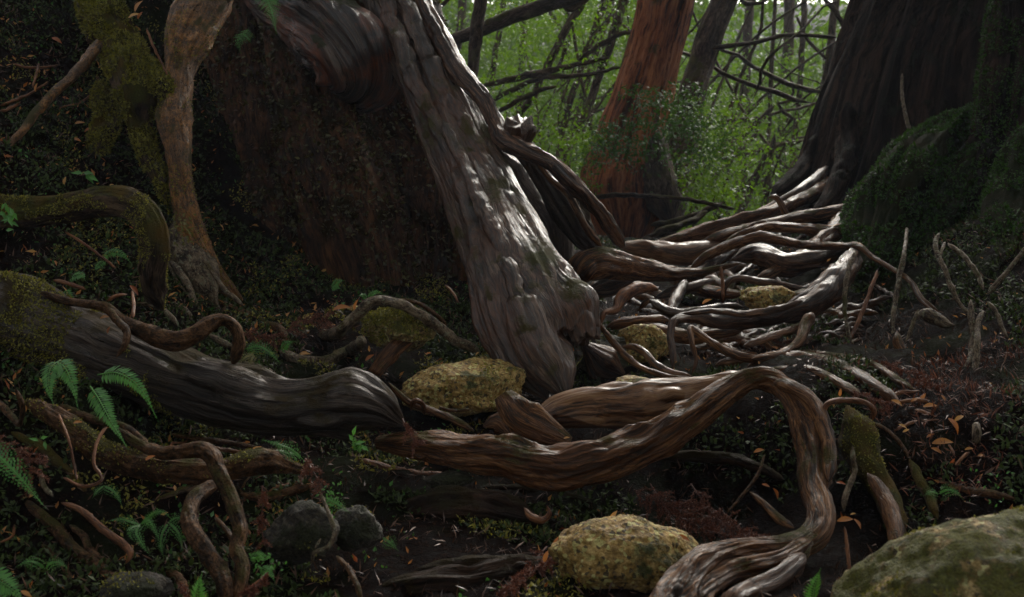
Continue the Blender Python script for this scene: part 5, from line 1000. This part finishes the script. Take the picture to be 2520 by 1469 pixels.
# nearer sprays: dark conifer boughs in front of the red cedar
def bough(label, boxes, n_, size=0.035, mat='crown_leaf', per=26, seed=1):
    rg_ = np.random.default_rng(seed); cs = []
    for (u0, u1, v0, v1, d0, d1, n2) in boxes: cs.append(in_view(n2, rg_, d0, d1, u0, u1, v0, v1)[0])
    return link('conifer_bough', leaf_cloud(np.vstack(cs), per, 0.13, size, rg_).mesh('conifer_bough', M[mat]), None, label, 'bough', 'conifer boughs hanging before the red cedar')
bough('dark conifer bough hanging across the lower trunk of the red cedar', [(1560,1740,215,300,7.0,7.5,34), (1600,1780,290,400,7.0,7.5,40)], 0, seed=2)
bough('low conifer bough covering the left side of the red cedar base', [(1440,1600,290,400,7.0,7.4,34)], 0, seed=3)
bough('feathery bough to the right of the dark leaning trunk', [(1700,1860,230,360,8.0,8.6,50)], 0, mat='canopy_leaf', seed=4)
bough('bushy green bough over the crest right of the red cedar', [(1640,1800,380,520,7.6,8.4,60)], 0, mat='canopy_leaf', seed=5)
bough('leafy bough low at the left behind the strap root', [(1330,1470,300,470,7.5,8.5,60)], 0, mat='canopy_leaf', seed=6)

# crowns of the two giants and of the neighbouring trees, above the picture
def crown(parent, c, r, n_, seed, size=0.22, mat='crown_leaf', name='crown'):
    rg_ = np.random.default_rng(seed); p = rdir(n_, rg_) * rg_.uniform(0.35, 1, (n_, 1)) ** 0.5 * np.array(r) + np.array(c)
    return link(name, leaf_cloud(p, 22, 0.55, size, rg_).mesh(name, M[mat]), parent)
crown(t1, (-1.6, 6.6, 6.4), (2.6, 2.0, 1.5), 260, 51)
crown(t3, (3.8, 7.0, 6.6), (2.8, 2.2, 1.8), 260, 52)
crown(b1, (1.9, 8.5, 8.6), (1.6, 1.6, 1.2), 90, 53)

# ================================================================== MOSS, LEAF COVER AND LITTER (uncountable)
rg = np.random.default_rng(7)
def cover(name, label, pts, nn, mat, size, per=1, spread=0.0, seed=0, aspect=0.45, lean=0.9, cat='moss', rhomb=False):
    rg_ = np.random.default_rng(seed); c = Cloud()
    if per > 1:
        k = np.repeat(np.arange(len(pts)), per); pts = pts[k] + rg_.normal(size=(len(k), 3)) * spread; nn = nn[k]
    m = len(pts); d = norm(nn * 0.8 + rg_.normal(size=(m, 3)) * lean)
    s_ = rg_.uniform(0.5, 1.4, m) * size
    (c.rhomb if rhomb else c.diamond)(pts - nn * size * 0.15, d, norm(nn + rg_.normal(size=(m, 3)) * 0.5), s_, s_ * aspect, np.clip(rg_.normal(0.5, 0.28, m), 0, 1))
    return link(name, c.mesh(name, M[mat]), None, label, cat, None, 'stuff')
def picture(p):
    q = p - CAM; d = q @ FW; return 1260 + F * q[:, 0] / d, 734.5 - F * (q @ UP) / d, d
_rocks = [o for o in sc.objects if o.name.startswith('rock') and o.type == 'MESH' and 'golden' not in o['label']]
p, n_ = surface_points(_rocks, 70000, rg, keep=lambda p, n_: (n_[:, 2] > -0.1) & (fbm(p[:, 0] * 7, p[:, 1] * 7, p[:, 2] * 7, 4) > 0.22))
cover('rock_moss', 'short olive moss growing in patches on the rocks', p, n_, 'moss_blade', 0.007, 1, seed=33)
# dark leafy moss on the giant trunk
def kp(p, n_):
    u, v, d = picture(p); g = fbm(p[:, 0] * 3, p[:, 1] * 3, p[:, 2] * 3, 3)
    return (p[:, 2] < 3.2) & (n_[:, 1] < 0.3) & (g > -0.35)
p, n_ = surface_points([trunk1], 150000, rg, keep=kp)
cover('trunk_moss', 'dark leafy moss coating the face of the giant tree base', p, n_, 'dark_moss', 0.024, 1, seed=1, lean=1.3)
p, n_ = surface_points([trunk1], 45000, rg, keep=lambda p, n_: (p[:, 2] < 3.2) & (n_[:, 1] < 0.3) & (fbm(p[:, 0] * 4, p[:, 1] * 4, p[:, 2] * 4, 3) > 0.15))
cover('trunk_rust_moss', 'rusty brown moss patches on the giant tree base', p, n_, 'litter', 0.024, 1, seed=2, lean=1.3)
def up_keep(amount, f=9.0, zmin=-0.2):
    return lambda p, n_: (n_[:, 2] > zmin) & (fbm(p[:, 0] * f, p[:, 1] * f, p[:, 2] * f, 3) > amount)
p, n_ = surface_points([mb1, mb2, mb3], 55000, rg, keep=lambda p, n_: (p[:, 1] < 5) & (fbm(p[:, 0] * 9, p[:, 1] * 9, p[:, 2] * 9, 3) > -0.25))
cover('root_moss', 'yellow green moss on the hanging roots of the left bank', p, n_, 'moss_blade', 0.012, 1, seed=3)
p, n_ = surface_points([arch], 24000, rg, keep=up_keep(-0.1))
cover('arch_moss', 'olive moss on the arching root at left', p, n_, 'moss_blade', 0.008, 1, seed=4)
p, n_ = surface_points([log], 60000, rg, keep=lambda p, n_: (picture(p)[0] < 420) & (fbm(p[:, 0] * 7, p[:, 1] * 7, p[:, 2] * 7, 3) > (picture(p)[0] - 120) / 500.))
cover('log_moss', 'moss on the upper end of the log root', p, n_, 'moss_blade', 0.009, 1, seed=5)
p, n_ = surface_points([mound], 16000, rg, keep=up_keep(-0.2))
cover('mound_moss', 'moss on the mound under the knuckled root', p, n_, 'moss_blade', 0.010, 1, seed=6)
p, n_ = surface_points([leanT], 26000, rg, keep=lambda p, n_: (p[:, 2] < 2.2) & (fbm(p[:, 0] * 7 + 3, p[:, 1] * 7, p[:, 2] * 7, 3) > 0.12))
cover('leaning_tree_moss', 'moss tufts on the leaning tree', p, n_, 'moss_blade', 0.008, 1, seed=7)
p, n_ = surface_points([hump, hump2, colm], 80000, rg, keep=lambda p, n_: (fbm(p[:, 0] * 5, p[:, 1] * 5, p[:, 2] * 5, 3) > -0.3))
cover('cedar_moss', 'dark green moss over the flaring roots of the giant cedar', p, n_, 'crown_leaf', 0.017, 1, seed=8)
p, n_ = surface_points([bank, X1], 9000, rg, keep=up_keep(0.0))
cover('foreground_moss', 'moss tufts on the thick level root and the right column', p, n_, 'moss_blade', 0.006, 1, seed=9)
# ground: leafy cover on the left bank and right bank, green patches
def gk(x, y):
    g = fbm(x * 2.5, y * 2.5, 4.0, 3); left = np.clip((-0.45 - x) * 1.4, 0, 0.5); right = np.clip((x - 1.25) * 1.2, 0, 0.45)
    return g + left + right > 0.22
p, n_ = ground_points(220000, rg, keep=gk); p[:, 2] += 0.006
cover('ground_cover', 'low dark green leaves and moss carpeting the banks', p, n_, 'ground_leaf', 0.018, 1, seed=10)
p, n_ = ground_points(140000, rg, x=(-2.2, 0.2), keep=lambda x, y: fbm(x * 4, y * 4, 8.0, 3) > 0.32)
p[:, 2] += 0.006
cover('bank_moss', 'bright moss patches on the left bank', p, n_, 'moss_blade', 0.012, 1, seed=11)
p, n_ = ground_points(16000, rg, x=(-2.2, 0.0), keep=lambda x, y: fbm(x * 3, y * 3, 1.0, 3) > 0.1)
cover('creeping_leaves', 'small creeping leaves over the left bank', p, n_, 'fern', 0.014, 1, seed=12, aspect=0.6, rhomb=True, cat='leaves')
# litter: twigs, needles, bark flakes
p, n_ = ground_points(65000, rg, keep=lambda x, y: fbm(x * 2.2, y * 2.2, 14.0, 3) > -0.25)
cover('needle_litter', 'red brown needles and bark crumbs strewn over the soil', p, n_, 'litter', 0.030, 1, seed=13, aspect=0.12, lean=1.6, cat='litter')
p, n_ = ground_points(4500, rg, x=(0.98, 1.6), y=(2.55, 3.35), keep=lambda x, y: fbm(x * 4, y * 4, 34.0, 3) > -0.05)
cover('red_litter', 'thick red needle litter on the right bank', p, n_, 'needle', 0.030, 1, seed=14, aspect=0.10, lean=1.6, cat='litter')
p, n_ = ground_points(9000, rg, keep=lambda x, y: fbm(x * 2.2, y * 2.2, 24.0, 3) > 0.0)
cover('leaf_litter', 'small scraps of dead leaf among the needles', p, n_, 'dead_leaf', 0.018, 1, seed=15, aspect=0.4, lean=1.0, cat='litter', rhomb=True)

# ------------------------------------------------------------------ faint haze of the wood, added blue to lift the blacks
def haze():
    x0, x1, y0, y1, z0, z1 = -430, 430, -430, 440, -14, 22
    V = [(x, y, z) for z in (z0, z1) for y in (y0, y1) for x in (x0, x1)]
    Q = [(0, 2, 3, 1), (4, 5, 7, 6), (0, 1, 5, 4), (2, 6, 7, 3), (0, 4, 6, 2), (1, 3, 7, 5)]
    b = N('black lifting haze'); pv = b.n('VolumePrincipled', i_Color=(0.74, 0.84, 1.0, 1)); pv.inputs['Density'].default_value = 0.0017
    pv.inputs['Anisotropy'].default_value = 0.2
    b.t.links.new(pv.outputs[0], b.out.inputs['Volume'])
    return mesh('haze', V, Q, None, b.m, smooth=False)
link('haze', haze(), None, 'thin bluish haze added through the wood to lift the blacks', 'haze', None, 'stuff')

p, n_ = ground_points(2600, rg, x=(-2.4, -0.5), y=(2.6, 5.2), keep=lambda x, y: fbm(x * 5, y * 5, 44.0, 3) > 0.05)
p[:, 2] += 0.012
cover('bank_litter', 'brown and tan scraps of dead leaf caught on the left bank', p, n_, 'dead_leaf', 0.024, 1, seed=45, aspect=0.35, lean=1.4, cat='litter', rhomb=True)
